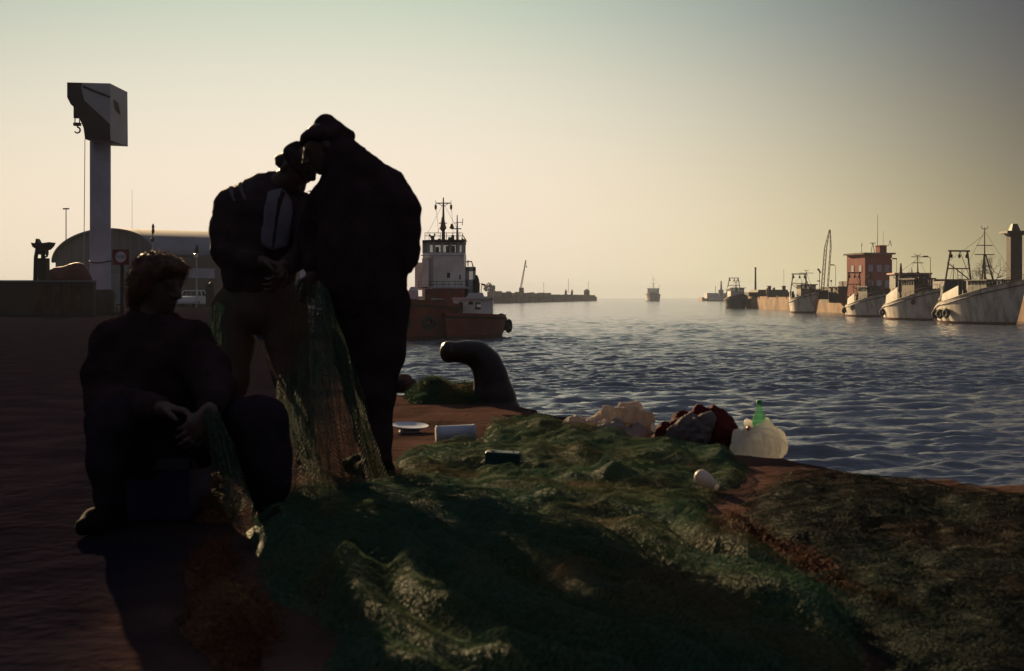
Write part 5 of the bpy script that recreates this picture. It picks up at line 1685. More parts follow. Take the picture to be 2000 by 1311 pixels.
# ---- the seated man with the shaggy hair
def man_seated():
    D = 4.9
    q = lambda x, y, d=0.0: P(x, y, D + d)
    base = q(300, 1000); base[2] = 0.0
    root = thing("person", base, "seated person with shaggy brown hair and dark sweater, knees apart, working on net", "person", "fishermen mending the net")
    hc_ = q(312, 552, 0.0)
    fw = nrm((0.82, -0.45, -0.22)); up = nrm((0.16, -0.05, 0.98))
    hp, R, T = head_prims(hc_, fw, up, 1.0)
    sh_l, el_l, wr_l = q(222, 672, 0.03), q(206, 785, -0.06), q(322, 800, -0.40)
    sh_r, el_r, wr_r = q(372, 672, 0.0), q(420, 762, -0.14), q(408, 806, -0.42)
    hip_l, kn_l, an_l = q(262, 868, 0.08), q(219, 822, -0.30), q(214, 975, -0.26)
    hip_r, kn_r, an_r = q(338, 868, 0.08), q(503, 822, -0.22), q(520, 955, -0.20)
    body = hp + [cone(q(305, 590, 0.01), 0.060, q(298, 640, 0.02), 0.075)] + chain((q(296, 670, 0.02), 0.12), (q(295, 740, 0.04), 0.14), (q(298, 850, 0.08), 0.13)) + \
        chain((sh_l, 0.05), (el_l, 0.042), (wr_l, 0.028)) + chain((sh_r, 0.05), (el_r, 0.042), (wr_r, 0.028)) + \
        chain((hip_l, 0.085), (kn_l, 0.058), (an_l, 0.04)) + chain((hip_r, 0.085), (kn_r, 0.058), (an_r, 0.04)) + \
        hand(wr_l, (0.85, -0.25, -0.1), (0.1, -0.4, -0.9), 0.8, thumb=-1) + hand(wr_r, (-0.35, -0.6, -0.5), (-0.7, 0.1, -0.5), 0.8, thumb=1)
    solid("body", body, m_skin, root, h=0.0075, k=0.025)
    sw = chain((q(298, 642, 0.02), 0.088), (q(296, 690, 0.03), 0.165), (q(295, 760, 0.04), 0.185), (q(297, 850, 0.07), 0.195)) + \
        [cone(q(270, 655, 0.02), 0.082, q(226, 678, 0.03), 0.088), cone(q(325, 655, 0.02), 0.082, q(368, 678, 0.0), 0.086)] + \
        chain((sh_l, 0.092), (q(208, 728, -0.01), 0.082), (el_l, 0.074), (q(300, 800, -0.34), 0.050)) + \
        chain((sh_r, 0.086), (q(402, 722, -0.07), 0.078), (el_r, 0.068), (q(410, 797, -0.36), 0.048))
    solid("sweater", sw, m_sweater, root, h=0.010, k=0.04, fold=0.016, fscale=(9, 9, 6), ridged=True, seed=23)
    tr = chain((q(300, 862, 0.08), 0.165), (q(300, 880, 0.02), 0.16)) + chain((hip_l, 0.118), (q(238, 842, -0.12), 0.100), (kn_l, 0.088), (q(214, 900, -0.29), 0.072), (q(214, 968, -0.26), 0.062)) + \
        chain((hip_r, 0.118), (q(430, 846, -0.08), 0.110), (q(503, 830, -0.22), 0.106), (q(516, 890, -0.22), 0.095), (q(524, 945, -0.20), 0.088))
    solid("trousers", tr, m_jeans, root, h=0.011, k=0.05, fold=0.012, fscale=(9, 9, 7), seed=24)
    shoe(an_l, (-0.2, -0.95), m_boot, root); shoe(an_r, (0.3, -0.9), m_boot, root)
    hr = [ell(T(0, -0.020, 0.040), np.array((0.092, 0.100, 0.076)), R), ell(T(0, -0.060, -0.020), np.array((0.088, 0.066, 0.080)), R), ell(T(0, -0.072, -0.085), np.array((0.070, 0.045, 0.060)), R),
          ell(T(-0.066, -0.025, -0.015), np.array((0.030, 0.045, 0.062)), R), ell(T(0.066, -0.025, -0.015), np.array((0.030, 0.045, 0.062)), R), (ell(T(0, 0.060, 0.074), np.array((0.066, 0.036, 0.026)), R), 0.03)]
    V, Q = sdf_mesh(hr, 0.008, 0.03)
    N = vnormals(V, Q)
    V2 = V + N * (0.010 * fbm(V * np.array((26, 26, 14)), 3, 26, True))[:, None]
    ho = mesh_np("hair", V2, [Q], m_hair, root, True)
    r = np.random.default_rng(5)                      # loose locks standing off the outline
    pick = r.integers(0, len(V2), 1700)
    A0 = V2[pick] - N[pick] * 0.006
    d1 = N[pick] * 0.75 + r.normal(size=(1700, 3)) * 0.35 + np.array((0, 0, -0.35))
    d1 /= np.linalg.norm(d1, axis=1, keepdims=True)
    A1 = A0 + d1 * (0.010 + 0.010 * r.random((1700, 1)))
    d2 = d1 * 0.6 + np.array((0, 0, -0.6)) + r.normal(size=(1700, 3)) * 0.3
    A2 = A1 + d2 / np.linalg.norm(d2, axis=1, keepdims=True) * 0.010
    Va, Qa = strand_arrays(A0, A1, 0.0010)
    Vb, Qb = strand_arrays(A1, A2, 0.0007)
    mesh_np("loose_locks", np.concatenate([Va, Vb]), [np.concatenate([Qa, Qb + len(Va)])], m_hair, ho)
    # the low crate he sits on
    c = q(305, 900, 0.06)
    cr = thing("crate", (c[0], c[1], 0), "dark blue plastic crate used as a low seat under the seated man", "crate")
    mb = MB(); mb.box((c[0] - 0.17, c[1] - 0.16, 0.0), (c[0] + 0.17, c[1] + 0.2, 0.235), (1.06, 1.06)); mb.build("body", mat("blue_crate", (0.022, 0.02, 0.06), 0.6, var=0.3), cr)
    mb = MB()
    for s in (-1, 1):
        mb.box((c[0] - 0.195, c[1] + 0.02 + s * 0.195 - 0.012, 0.20), (c[0] + 0.195, c[1] + 0.02 + s * 0.195 + 0.012, 0.24))
    mb.box((c[0] - 0.207, c[1] - 0.187, 0.20), (c[0] - 0.185, c[1] + 0.227, 0.238)); mb.box((c[0] + 0.185, c[1] - 0.187, 0.20), (c[0] + 0.207, c[1] + 0.227, 0.238))
    mb.build("rim", m_darkblue, cr)
man_seated()
# ------------------------------------------------------------------ nets
def net_mat(name, col, col2, col3, sc_=1.6, tr=0.45):
    """twine: green that goes over to olive and rusty brown in broad patches; light shines through it"""
    m = bpy.data.materials.new(name)
    m.use_nodes = True
    t = m.node_tree
    b = t.nodes["Principled BSDF"]
    b.inputs["Roughness"].default_value = 0.7
    b.inputs["Specular IOR Level"].default_value = 0.1
    tc = t.nodes.new("ShaderNodeTexCoord")
    n = t.nodes.new("ShaderNodeTexNoise"); n.inputs["Scale"].default_value = sc_; n.inputs["Detail"].default_value = 7
    t.links.new(tc.outputs["Object"], n.inputs["Vector"])
    r = t.nodes.new("ShaderNodeValToRGB")
    e = r.color_ramp.elements
    e[0].position, e[1].position = 0.36, 0.66
    e[0].color, e[1].color = (*col, 1), (*col3, 1)
    k = e.new(0.52); k.color = (*col2, 1)
    t.links.new(n.outputs["Fac"], r.inputs[0])
    fine = t.nodes.new("ShaderNodeTexNoise"); fine.inputs["Scale"].default_value = 85; fine.inputs["Detail"].default_value = 4
    t.links.new(tc.outputs["Object"], fine.inputs["Vector"])
    fr_ = t.nodes.new("ShaderNodeMapRange"); fr_.inputs[1].default_value, fr_.inputs[2].default_value, fr_.inputs[3].default_value, fr_.inputs[4].default_value = 0.35, 0.65, 0.35, 1.25
    t.links.new(fine.outputs["Fac"], fr_.inputs[0])
    mul = t.nodes.new("ShaderNodeMix"); mul.data_type = 'RGBA'; mul.blend_type = 'MULTIPLY'; mul.inputs[0].default_value = 1.0
    t.links.new(r.outputs[0], mul.inputs[6]); t.links.new(fr_.outputs[0], mul.inputs[7])
    t.links.new(mul.outputs[2], b.inputs["Base Color"])
    bmp = t.nodes.new("ShaderNodeBump"); bmp.inputs["Strength"].default_value = 0.9; bmp.inputs["Distance"].default_value = 0.012
    t.links.new(fine.outputs["Fac"], bmp.inputs["Height"]); t.links.new(bmp.outputs[0], b.inputs["Normal"])
    tl = t.nodes.new("ShaderNodeBsdfTranslucent"); t.links.new(r.outputs[0], tl.inputs[0])
    mx = t.nodes.new("ShaderNodeMixShader"); mx.inputs[0].default_value = tr
    t.links.new(b.outputs[0], mx.inputs[1]); t.links.new(tl.outputs[0], mx.inputs[2])
    t.links.new(mx.outputs[0], t.nodes["Material Output"].inputs[0])
    return m
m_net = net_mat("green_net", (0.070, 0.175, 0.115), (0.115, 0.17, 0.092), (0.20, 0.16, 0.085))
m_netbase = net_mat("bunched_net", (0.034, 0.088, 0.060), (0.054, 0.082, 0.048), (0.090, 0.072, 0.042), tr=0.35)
m_netdark = net_mat("dark_net", (0.016, 0.036, 0.025), (0.026, 0.030, 0.022), (0.048, 0.030, 0.020), tr=0.3)
m_netbrown = net_mat("rusty_net", (0.15, 0.055, 0.026), (0.11, 0.040, 0.022), (0.20, 0.10, 0.042), tr=0.3)
m_netheld = net_mat("held_net", (0.07, 0.19, 0.13), (0.12, 0.17, 0.11), (0.18, 0.16, 0.10), 1.3, 0.4)

def seg_dist(X, Y, pts):
    """distance to a polyline and the position along it (0..1)"""
    best = np.full(X.shape, 1e9); par = np.zeros(X.shape)
    n = len(pts) - 1
    for i in range(n):
        a, b = np.array(pts[i], float), np.array(pts[i + 1], float)
        ab = b - a
        t = np.clip(((X - a[0]) * ab[0] + (Y - a[1]) * ab[1]) / (ab @ ab), 0, 1)
        d = np.hypot(X - a[0] - t * ab[0], Y - a[1] - t * ab[1])
        w = d < best
        best = np.where(w, d, best); par = np.where(w, (i + t) / n, par)
    return best, par

def inside(X, Y, poly):
    """signed distance-like mask: >0 inside the polygon (metres to the outline)"""
    c = np.zeros(X.shape, bool); n = len(poly); dm = np.full(X.shape, 1e9)
    for i in range(n):
        (x0, y0), (x1, y1) = poly[i], poly[(i + 1) % n]
        cond = ((y0 > Y) != (y1 > Y)) & (X < (x1 - x0) * (Y - y0) / (y1 - y0 + 1e-12) + x0)
        c ^= cond
        d, _ = seg_dist(X, Y, [poly[i], poly[(i + 1) % n]])
        dm = np.minimum(dm, d)
    return np.where(c, dm, -dm)

def gp(x, y, z=0.0):
    p = G(x, y, z)
    return (p[0], p[1])

def make_net(name, label, poly, ridges, base_h, seed, mats, group=None, step=0.022, rough=(0.05, 0.018), strands=9000, cell=0.026, layers=2, r_strand=0.0011, edge=0.22, fold_dir=None):
    """a heap of netting lying on the quay: bunched undersheet plus one or more loose layers of real diamond mesh and stray twine"""
    px_ = np.array(poly)
    x0, x1, y0, y1 = px_[:, 0].min(), px_[:, 0].max(), px_[:, 1].min(), px_[:, 1].max()
    rr = np.random.default_rng(seed)
    def height(X, Y):
        P3 = np.stack([X.ravel(), Y.ravel(), 0 * X.ravel()], 1)
        wob = fbm(P3 * 1.6, 3, seed).reshape(X.shape) * 0.12
        m = np.clip((inside(X, Y, poly) + wob) / edge, 0, 1)
        m = m * m * (3 - 2 * m)
        h = base_h * (0.55 + 0.45 * fbm(P3 * 1.2, 2, seed + 1).reshape(X.shape))
        for pts, amp, wd in ridges:
            d, par = seg_dist(X + wob * 0.5, Y + wob * 0.4, pts)
            h = h + amp * np.exp(-(d / wd) ** 2) * (0.75 + 0.35 * np.sin(par * 9 + seed))
        rd = fbm(P3 * np.array((4.2, 3.4, 1)), 3, seed + 2, True).reshape(X.shape)
        if fold_dir is not None:                      # long drawn-out folds towards the camera
            fx, fy = fold_dir[:2]
            al = np.stack([(X * fx + Y * fy).ravel() * 6.0, (-X * fy + Y * fx).ravel() * 1.3, 0 * X.ravel()], 1)
            r2 = fbm(al, 3, seed + 5, True).reshape(X.shape)
            bl = np.clip((fold_dir[4] + 0.5 - Y) / 1.0, 0, 1)
            rd = rd * (1 - bl) + 1.3 * r2 * bl
        h = h + rough[0] * np.maximum(rd, -0.4) + rough[1] * fbm(P3 * 17, 3, seed + 3).reshape(X.shape)
        if fold_dir is not None:
            fx, fy, lam, amp, ylim = fold_dir
            u = (X * fx + Y * fy) / lam + 0.9 * fbm(P3 * 1.3, 2, seed + 4).reshape(X.shape)
            h = h + amp * np.abs(np.sin(math.pi * u)) ** 1.5 * np.clip((ylim - Y) / 0.8, 0, 1)
        return np.where(m > 0, h * m, -0.05) - 0.03 * (1 - m), m
    xs = np.arange(x0 - 0.1, x1 + 0.1, step); ys = np.arange(y0 - 0.1, y1 + 0.1, step)
    X, Y = np.meshgrid(xs, ys, indexing='ij')
    H, Mk = height(X, Y)
    idx = np.arange(X.size).reshape(X.shape)
    keep = (np.maximum.reduce([Mk[:-1, :-1], Mk[1:, :-1], Mk[1:, 1:], Mk[:-1, 1:]]) > 0.0)
    Qd = np.stack([idx[:-1, :-1], idx[1:, :-1], idx[1:, 1:], idx[:-1, 1:]], -1)[keep]
    c = px_.mean(0)
    root = thing(name, (c[0], c[1], 0), label, "fishing net", group)
    mesh_np("bunched_net", np.stack([X, Y, H], -1).reshape(-1, 3), [Qd], mats[0], root, True)
    def hz(Xq, Yq):
        i = np.clip((Xq - xs[0]) / step, 0, len(xs) - 1.001); j = np.clip((Yq - ys[0]) / step, 0, len(ys) - 1.001)
        a, b = i.astype(int), j.astype(int); u, v = i - a, j - b
        g = lambda F_: F_[a, b] * (1 - u) * (1 - v) + F_[a + 1, b] * u * (1 - v) + F_[a, b + 1] * (1 - u) * v + F_[a + 1, b + 1] * u * v
        return g(H), g(Mk)
    SV, SQ, off = [], [], 0
    for L in range(layers):
        gx = np.arange(x0, x1, cell); gy_ = np.arange(y0, y1, cell)
        U, W = np.meshgrid(gx, gy_, indexing='ij')
        P3 = np.stack([U.ravel(), W.ravel(), 0 * U.ravel() + 3.1 * L], 1)
        cr = 0.075
        ca, sa = math.cos(0.5 * L), math.sin(0.5 * L)
        dx = cr * (fbm(P3 * 3.1, 3, seed + 10 + L) + 0.45 * fbm(P3 * 11, 2, seed + 20 + L)).reshape(U.shape)
        dy = cr * (fbm(P3 * 3.1, 3, seed + 12 + L) + 0.45 * fbm(P3 * 11, 2, seed + 22 + L)).reshape(U.shape)
        Xn, Yn = U + dx, W + dy
        hh, mm = hz(Xn, Yn)
        lift = 0.010 + 0.020 * L + (0.030 + 0.03 * L) * np.maximum(fbm(P3 * 5.0, 3, seed + 30 + L).reshape(U.shape), -0.2)
        N3 = np.stack([Xn, Yn, hh + lift], -1)
        ok = mm > 0.25
        for (a, b) in (((slice(0, -1), slice(0, -1)), (slice(1, None), slice(1, None))), ((slice(1, None), slice(0, -1)), (slice(0, -1), slice(1, None)))):
            k = ok[a] & ok[b]
            V, Q = strand_arrays(N3[a][k], N3[b][k], r_strand)
            SV.append(V); SQ.append(Q + off); off += len(V)
    n = strands                                        # stray twine and frayed ends
    bx_ = x0 + (x1 - x0) * rr.random(n); by_ = y0 + (y1 - y0) * rr.random(n)
    hh, mm = hz(bx_, by_)
    k = mm > 0.2
    bx_, by_, hh = bx_[k], by_[k], hh[k]; n = len(bx_)
    A = np.stack([bx_, by_, hh + 0.004], 1)
    d = rr.normal(size=(n, 3)); d[:, 2] = np.abs(d[:, 2]) * 0.6 + 0.12; d /= np.linalg.norm(d, axis=1, keepdims=True)
    for s_ in range(3):
        B = A + d * (0.012 + 0.020 * rr.random((n, 1)))
        V, Q = strand_arrays(A, B, r_strand * (1.0 - 0.2 * s_))
        SV.append(V); SQ.append(Q + off); off += len(V)
        A = B
        d = d + rr.normal(size=(n, 3)) * 0.55 + np.array((0, 0, -0.5)); d /= np.linalg.norm(d, axis=1, keepdims=True)
    o = mesh_np("twine_mesh", np.concatenate(SV), [np.concatenate(SQ)], mats[1], root)
    return root, hz

GN = "heaps of netting on the quay"
main_poly = [gp(440, 985), gp(760, 930), gp(775, 880), gp(850, 872), gp(935, 872), gp(945, 838), gp(1010, 826), gp(1060, 836), gp(1120, 852), gp(1290, 872), gp(1420, 890), gp(1500, 922), gp(1440, 970),
             gp(1390, 1030), gp(1500, 1110), gp(1700, 1210), gp(1760, 1290), gp(1800, 1420), gp(560, 1420), gp(590, 1250), gp(500, 1100)]
Rg = lambda *p: [gp(*q) for q in p]
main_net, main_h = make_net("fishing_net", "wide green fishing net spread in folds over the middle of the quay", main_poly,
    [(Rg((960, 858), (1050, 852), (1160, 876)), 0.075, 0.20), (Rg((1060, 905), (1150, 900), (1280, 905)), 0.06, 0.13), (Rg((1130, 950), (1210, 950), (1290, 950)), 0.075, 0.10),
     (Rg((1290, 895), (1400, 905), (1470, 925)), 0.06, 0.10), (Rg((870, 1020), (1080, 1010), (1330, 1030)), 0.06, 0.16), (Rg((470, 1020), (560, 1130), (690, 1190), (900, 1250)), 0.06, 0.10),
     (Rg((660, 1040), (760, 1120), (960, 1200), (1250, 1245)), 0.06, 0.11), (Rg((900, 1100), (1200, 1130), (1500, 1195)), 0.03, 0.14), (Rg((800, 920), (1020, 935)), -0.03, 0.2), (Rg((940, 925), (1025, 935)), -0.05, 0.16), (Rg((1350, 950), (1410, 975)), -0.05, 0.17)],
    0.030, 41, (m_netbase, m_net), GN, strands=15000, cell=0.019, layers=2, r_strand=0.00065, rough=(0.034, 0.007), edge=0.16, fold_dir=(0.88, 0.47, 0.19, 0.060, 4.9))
dark_poly = [gp(1455, 945), gp(1520, 925), gp(1600, 918), gp(1750, 932), gp(1965, 958), gp(2100, 970), gp(2250, 1100), gp(2250, 1420), gp(1640, 1420), gp(1560, 1250), gp(1480, 1130), gp(1370, 1040), gp(1400, 985)]
make_net("fishing_net", "broad dark green net pile at the right edge of the quay", dark_poly,
    [(Rg((1500, 970), (1600, 965), (1720, 980)), 0.035, 0.12), (Rg((1650, 1015), (1850, 1005), (2050, 1025)), 0.04, 0.22), (Rg((1600, 1060), (1750, 1100), (2000, 1140)), 0.035, 0.16), (Rg((1800, 1170), (2000, 1200)), 0.025, 0.16)],
    0.020, 57, (m_netdark, m_netdark), GN, strands=9000, layers=2, cell=0.02, r_strand=0.0007, rough=(0.020, 0.007), edge=0.3)
brown_poly = [gp(1380, 1030), gp(1480, 1055), gp(1620, 1110), gp(1700, 1150), gp(1860, 1210), gp(1880, 1250), gp(1800, 1250), gp(1640, 1195), gp(1480, 1120), gp(1390, 1065)]
make_net("fishing_net", "narrow rusty brown roll of net between the green and the dark net", brown_poly,
    [(Rg((1400, 1048), (1500, 1085), (1650, 1145), (1850, 1228)), 0.06, 0.07)], 0.025, 63, (m_netbrown, m_netbrown), GN, strands=5000, layers=1, edge=0.12, cell=0.022, rough=(0.02, 0.010))
left_poly = [gp(345, 1150), gp(360, 1090), gp(420, 1045), gp(468, 1035), gp(490, 1100), gp(560, 1230), gp(560, 1330), gp(380, 1330), gp(330, 1220)]
make_net("fishing_net", "small heap of reddish brown net in front of the seated man", left_poly,
    [(Rg((360, 1130), (420, 1075), (465, 1055)), 0.09, 0.10), (Rg((380, 1230), (500, 1200)), 0.05, 0.12)], 0.04, 71, (m_netbrown, m_netbrown), GN, strands=5000, layers=1, edge=0.13, cell=0.022, rough=(0.035, 0.015))
knot_poly = [gp(348, 985), gp(360, 955), gp(430, 945), gp(470, 965), gp(455, 1015), gp(380, 1015)]
make_net("fishing_net", "little tangle of orange-brown net by the feet of the seated man", knot_poly,
    [(Rg((365, 975), (440, 965)), 0.06, 0.07), (Rg((370, 1000), (400, 998)), 0.05, 0.05)], 0.03, 77, (m_netbrown, m_netbrown), GN, strands=2500, layers=1, edge=0.10, cell=0.022, rough=(0.02, 0.012))
tuft_poly = [gp(775, 778), gp(800, 770), gp(880, 764), gp(950, 764), gp(975, 778), gp(960, 792), gp(860, 795), gp(780, 792)]
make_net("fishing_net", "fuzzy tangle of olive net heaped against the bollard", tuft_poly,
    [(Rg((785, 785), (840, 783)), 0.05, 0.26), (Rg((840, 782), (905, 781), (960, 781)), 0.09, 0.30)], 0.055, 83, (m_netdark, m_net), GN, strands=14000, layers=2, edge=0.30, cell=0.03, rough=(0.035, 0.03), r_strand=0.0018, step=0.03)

def curtain(root, name, top, bot, nu, nv, pleat, seed, m, sag=0.0, r=0.0009):
    """hanging sheet of diamond mesh between two polylines"""
    def poly_at(pts, t):
        pts = np.array(pts, float); L = np.concatenate([[0], np.cumsum(np.linalg.norm(np.diff(pts, axis=0), axis=1))]); L /= L[-1]
        return np.stack([np.interp(t, L, pts[:, k]) for k in range(3)], 1)
    u = np.linspace(0, 1, nu); v = np.linspace(0, 1, nv)
    Tp, Bt = poly_at(top, u), poly_at(bot, u)
    W = v[None, :, None] ** 1.0
    N3 = Tp[:, None, :] * (1 - W) + Bt[:, None, :] * W
    U2, V2 = np.meshgrid(u, v, indexing='ij')
    P3 = np.stack([U2.ravel() * 5, V2.ravel() * 2.5, 0 * U2.ravel()], 1)
    w1 = fbm(P3, 3, seed).reshape(U2.shape); w2 = fbm(P3 * 3, 3, seed + 1).reshape(U2.shape); w3 = fbm(P3 * 3 + 9, 3, seed + 2).reshape(U2.shape)
    env = np.sin(np.pi * np.clip(V2, 0.02, 0.98)) ** 0.5
    N3[..., 1] += (pleat * np.sin(U2 * 2 * math.pi * 3.2 + 5 * w1) * (0.3 + 0.7 * V2) + 0.02 * w2)
    N3[..., 0] += (0.025 * w1 * env + 0.012 * w3)
    N3[..., 2] += 0.012 * w2 * env - sag * np.sin(math.pi * U2) * (1 - V2)
    SV, SQ, off = [], [], 0
    for (a, b) in (((slice(0, -1), slice(0, -1)), (slice(1, None), slice(1, None))), ((slice(1, None), slice(0, -1)), (slice(0, -1), slice(1, None)))):
        V, Q = strand_arrays(N3[a].reshape(-1, 3), N3[b].reshape(-1, 3), r)
        SV.append(V); SQ.append(Q + off); off += len(V)
    return mesh_np(name, np.concatenate(SV), [np.concatenate(SQ)], m, root)

hn = thing("hanging_net", (-0.9, 5.7, 0), "veil of green net hanging from the hands of the two standing men to the ground", "fishing net")
q = lambda x, y, D: P(x, y, D)
curtain(hn, "net_veil", [q(612, 560, 5.72), q(622, 548, 5.70), q(640, 566, 5.66)], [q(600, 985, 5.20), q(660, 1005, 5.10), q(745, 965, 5.35)], 36, 54, 0.05, 1, m_netheld)
curtain(hn, "net_veil", [q(616, 575, 5.80), q(628, 552, 5.78), q(642, 572, 5.72)], [q(610, 960, 5.35), q(680, 985, 5.25), q(765, 940, 5.50)], 34, 50, 0.06, 4, m_netheld)
curtain(hn, "net_veil", [q(585, 668, 5.86), q(604, 672, 5.80), q(640, 700, 5.74)], [q(540, 985, 5.15), q(600, 1000, 5.12), q(690, 985, 5.22)], 30, 38, 0.05, 8, m_netheld)
curtain(hn, "net_veil", [q(566, 548, 5.92), q(590, 545, 5.90), q(606, 556, 5.86)], [q(572, 840, 5.95), q(588, 862, 5.92), q(604, 846, 5.90)], 14, 40, 0.03, 12, m_netheld)
curtain(hn, "net_veil", [q(414, 600, 6.05), q(424, 590, 6.02), q(440, 600, 5.98)], [q(408, 770, 5.98), q(430, 800, 5.95), q(450, 780, 5.92)], 14, 30, 0.03, 16, m_netheld)
curtain(hn, "net_veil", [q(548, 735, 6.0), q(560, 728, 6.0), q(574, 740, 5.98)], [q(520, 985, 5.15), q(590, 990, 5.15), q(640, 985, 5.2)], 24, 34, 0.04, 20, m_netheld)
sn = thing("hanging_net", (-1.15, 4.5, 0), "strip of net hanging from the hands of the seated man down between his knees", "fishing net")
curtain(sn, "net_veil", [q(396, 800, 4.42), q(412, 794, 4.42), q(432, 806, 4.44)], [q(424, 985, 4.60), q(450, 1005, 4.52), q(484, 990, 4.55)], 18, 36, 0.03, 24, m_netheld)
curtain(sn, "net_veil", [q(398, 815, 4.40), q(415, 806, 4.40), q(428, 815, 4.42)], [q(452, 1020, 4.38), q(480, 1050, 4.25), q(510, 1040, 4.28)], 16, 40, 0.03, 28, m_netheld)

# ------------------------------------------------------------------ bollard
def bollard():
    D = 10.1
    c = P(966, 785, D); c[2] = 0
    root = thing("bollard", c, "big dark iron bollard bent like a hook at the water's edge", "bollard")
    q = lambda x, y, d=0.0: P(x, y, D + d)
    u = D / F
    pr = chain((q(884, 688), 20.0 * u), (q(912, 688), 20.5 * u), (q(934, 693), 24 * u), (q(950, 710), 27 * u), (q(958, 735), 31 * u), (q(963, 765), 35 * u), (q(966, 790), 41 * u)) + [ell(q(872, 687), (12 * u, 18.5 * u, 18.5 * u)), cone(q(966, 784), 42 * u, q(966, 792), 50 * u)]
    solid("casting", pr, mat("bollard_iron", (0.007, 0.005, 0.006), 0.36, col2=(0.016, 0.009, 0.008), vscale=6, bump=0.25, bscale=35, spec=0.2), root, h=0.011, k=0.05, fold=0.0015, fscale=(25, 25, 25), seed=2,
          clip=lambda X: -(X[..., 2] + 0.03))
    mb = MB(); mb.lathe([(20.6 * u, -0.006), (20.9 * u, 0), (20.6 * u, 0.006)], q(882, 687.5), axis=(1, 0, 0), n=28); mb.build("seam_ring", m_rust, root, smooth=True)
bollard()

# ------------------------------------------------------------------ things lying about
def ground_item(name, label, cat, x, y, prims, m, part, h=0.008, k=0.03, **kw):
    p = G(x, y)
    root = thing(name, (p[0], p[1], 0), label, cat)
    solid(part, prims(p), m, root, h=h, k=k, **kw)
    return root
# cylindrical can lying on its side
Dc = 7.32
c = P(890, 847, Dc)
ang = rad(8)
axis = Vector((math.cos(ang), math.sin(ang), 0.03)).normalized()
can = thing("metal_can", (c[0], c[1], 0), "pale blue-grey cylindrical can lying on its side on the net", "can")
Lc = 78 * Dc / F
mb = MB(); mb.lathe([(0.0, 0), (0.046, 0.0), (0.052, 0.004), (0.052, 0.014), (0.0500, 0.018), (0.0500, Lc - 0.018), (0.052, Lc - 0.014), (0.052, Lc - 0.004), (0.046, Lc), (0.0, Lc)], Vector(c) - axis * Lc / 2, axis=axis, n=36)
mb.build("body", mat("can_paint", (0.36, 0.40, 0.50), 0.38, col2=(0.22, 0.24, 0.30), vscale=9, bump=0.1, bscale=20), can, smooth=True)
mb = MB(); mb.lathe([(0.0, -0.001), (0.045, -0.001), (0.045, 0.002)], Vector(c) - axis * Lc / 2, axis=axis, n=30); mb.build("lid", mat("can_end", (0.5, 0.47, 0.42), 0.45, var=0.2), can)
# flat pale lid further left
p = P(800, 835, 7.95)
lid = thing("flat_lid", (p[0], p[1], 0), "shallow pale dish lying on the earth left of the can", "dish")
mb = MB(); mb.lathe([(0.0, -0.012), (0.07, -0.012), (0.115, 0.008), (0.125, 0.012), (0.122, 0.017), (0.07, 0.004), (0.0, 0.002)], (p[0], p[1], p[2]), axis=(0.05, -0.06, 1), n=36); mb.build("bowl", mat("dish_enamel", (0.42, 0.43, 0.50), 0.35, var=0.2), lid, smooth=True)
mb = MB(); mb.lathe([(0.07, -0.03), (0.06, -0.012)], (p[0], p[1], p[2]), axis=(0.05, -0.06, 1), n=24); mb.build("foot_ring", m_slate, lid)
# dark green block
D = 6.2
bx0, bx1 = P(948, 0, D)[0], P(1016, 0, D)[0]
z0, z1 = P(0, 922, D)[2], P(0, 886, D)[2]
blk = thing("float_block", ((bx0 + bx1) / 2, D, 0), "dark bottle-green rectangular can sunk in the net", "can")
Bm = basis((0.10, 1, 0), (0.04, 0, 1))
solid("body", [rbox(np.array(((bx0 + bx1) / 2, D + 0.05, (z0 + z1) / 2)), np.array(((bx1 - bx0) / 2, 0.05, (z1 - z0) / 2 + 0.004)), Bm, 0.008)], mat("green_can", (0.012, 0.040, 0.045), 0.4, var=0.4, vscale=12), blk, h=0.005, k=0.0)
mb = MB()
for f in (0.2, 0.8):
    xx = bx0 + (bx1 - bx0) * f; mb.lathe([(0.012, 0), (0.012, 0.004)], (xx, D + 0.05, z1 + 0.003 - (f - 0.5) * 0.015), n=14)
    mb.tube([(xx, D + 0.05, z1), (xx + 0.002, D + 0.05, z1 + 0.006)], 0.004)
mb.tube([(bx0 + (bx1 - bx0) * 0.2, D + 0.05, z1 + 0.006), (bx0 + (bx1 - bx0) * 0.8, D + 0.05, z1 - 0.002)], 0.003)
mb.build("handle", m_darkblue, blk)

# heaps of cloth and bags along the edge
m_sack = mat("pale_sacking", (0.46, 0.41, 0.37), 0.9, col2=(0.27, 0.23, 0.22), vscale=6, bump=0.5, bscale=50, transl=0.5, spec=0.05)
m_maroon = mat("maroon_cloth", (0.085, 0.014, 0.016), 0.9, var=0.5, vscale=7, bump=0.4, bscale=50, spec=0.05, transl=0.15)
m_greycloth = mat("grey_cloth", (0.13, 0.105, 0.11), 0.9, var=0.3, vscale=9, bump=0.4, bscale=50, spec=0.05, transl=0.1)
m_plastic = mat("white_plastic", (0.86, 0.83, 0.76), 0.4, var=0.10, vscale=6, bump=0.4, bscale=14, transl=0.8)
def heap(name, label, cat, D, parts, seed, fold=0.018):
    c = P(parts[0][0], 0, D)
    root = thing(name, (c[0], D, 0), label, cat)
    return root, (lambda x, y, d=0.0: P(x, y, D + d))
r_, q = heap("cloth_heap", "crumpled heap of pale sacking at the quay edge left of the maroon bundle", "cloth heap", 7.55, [(1190, 0)], 1)
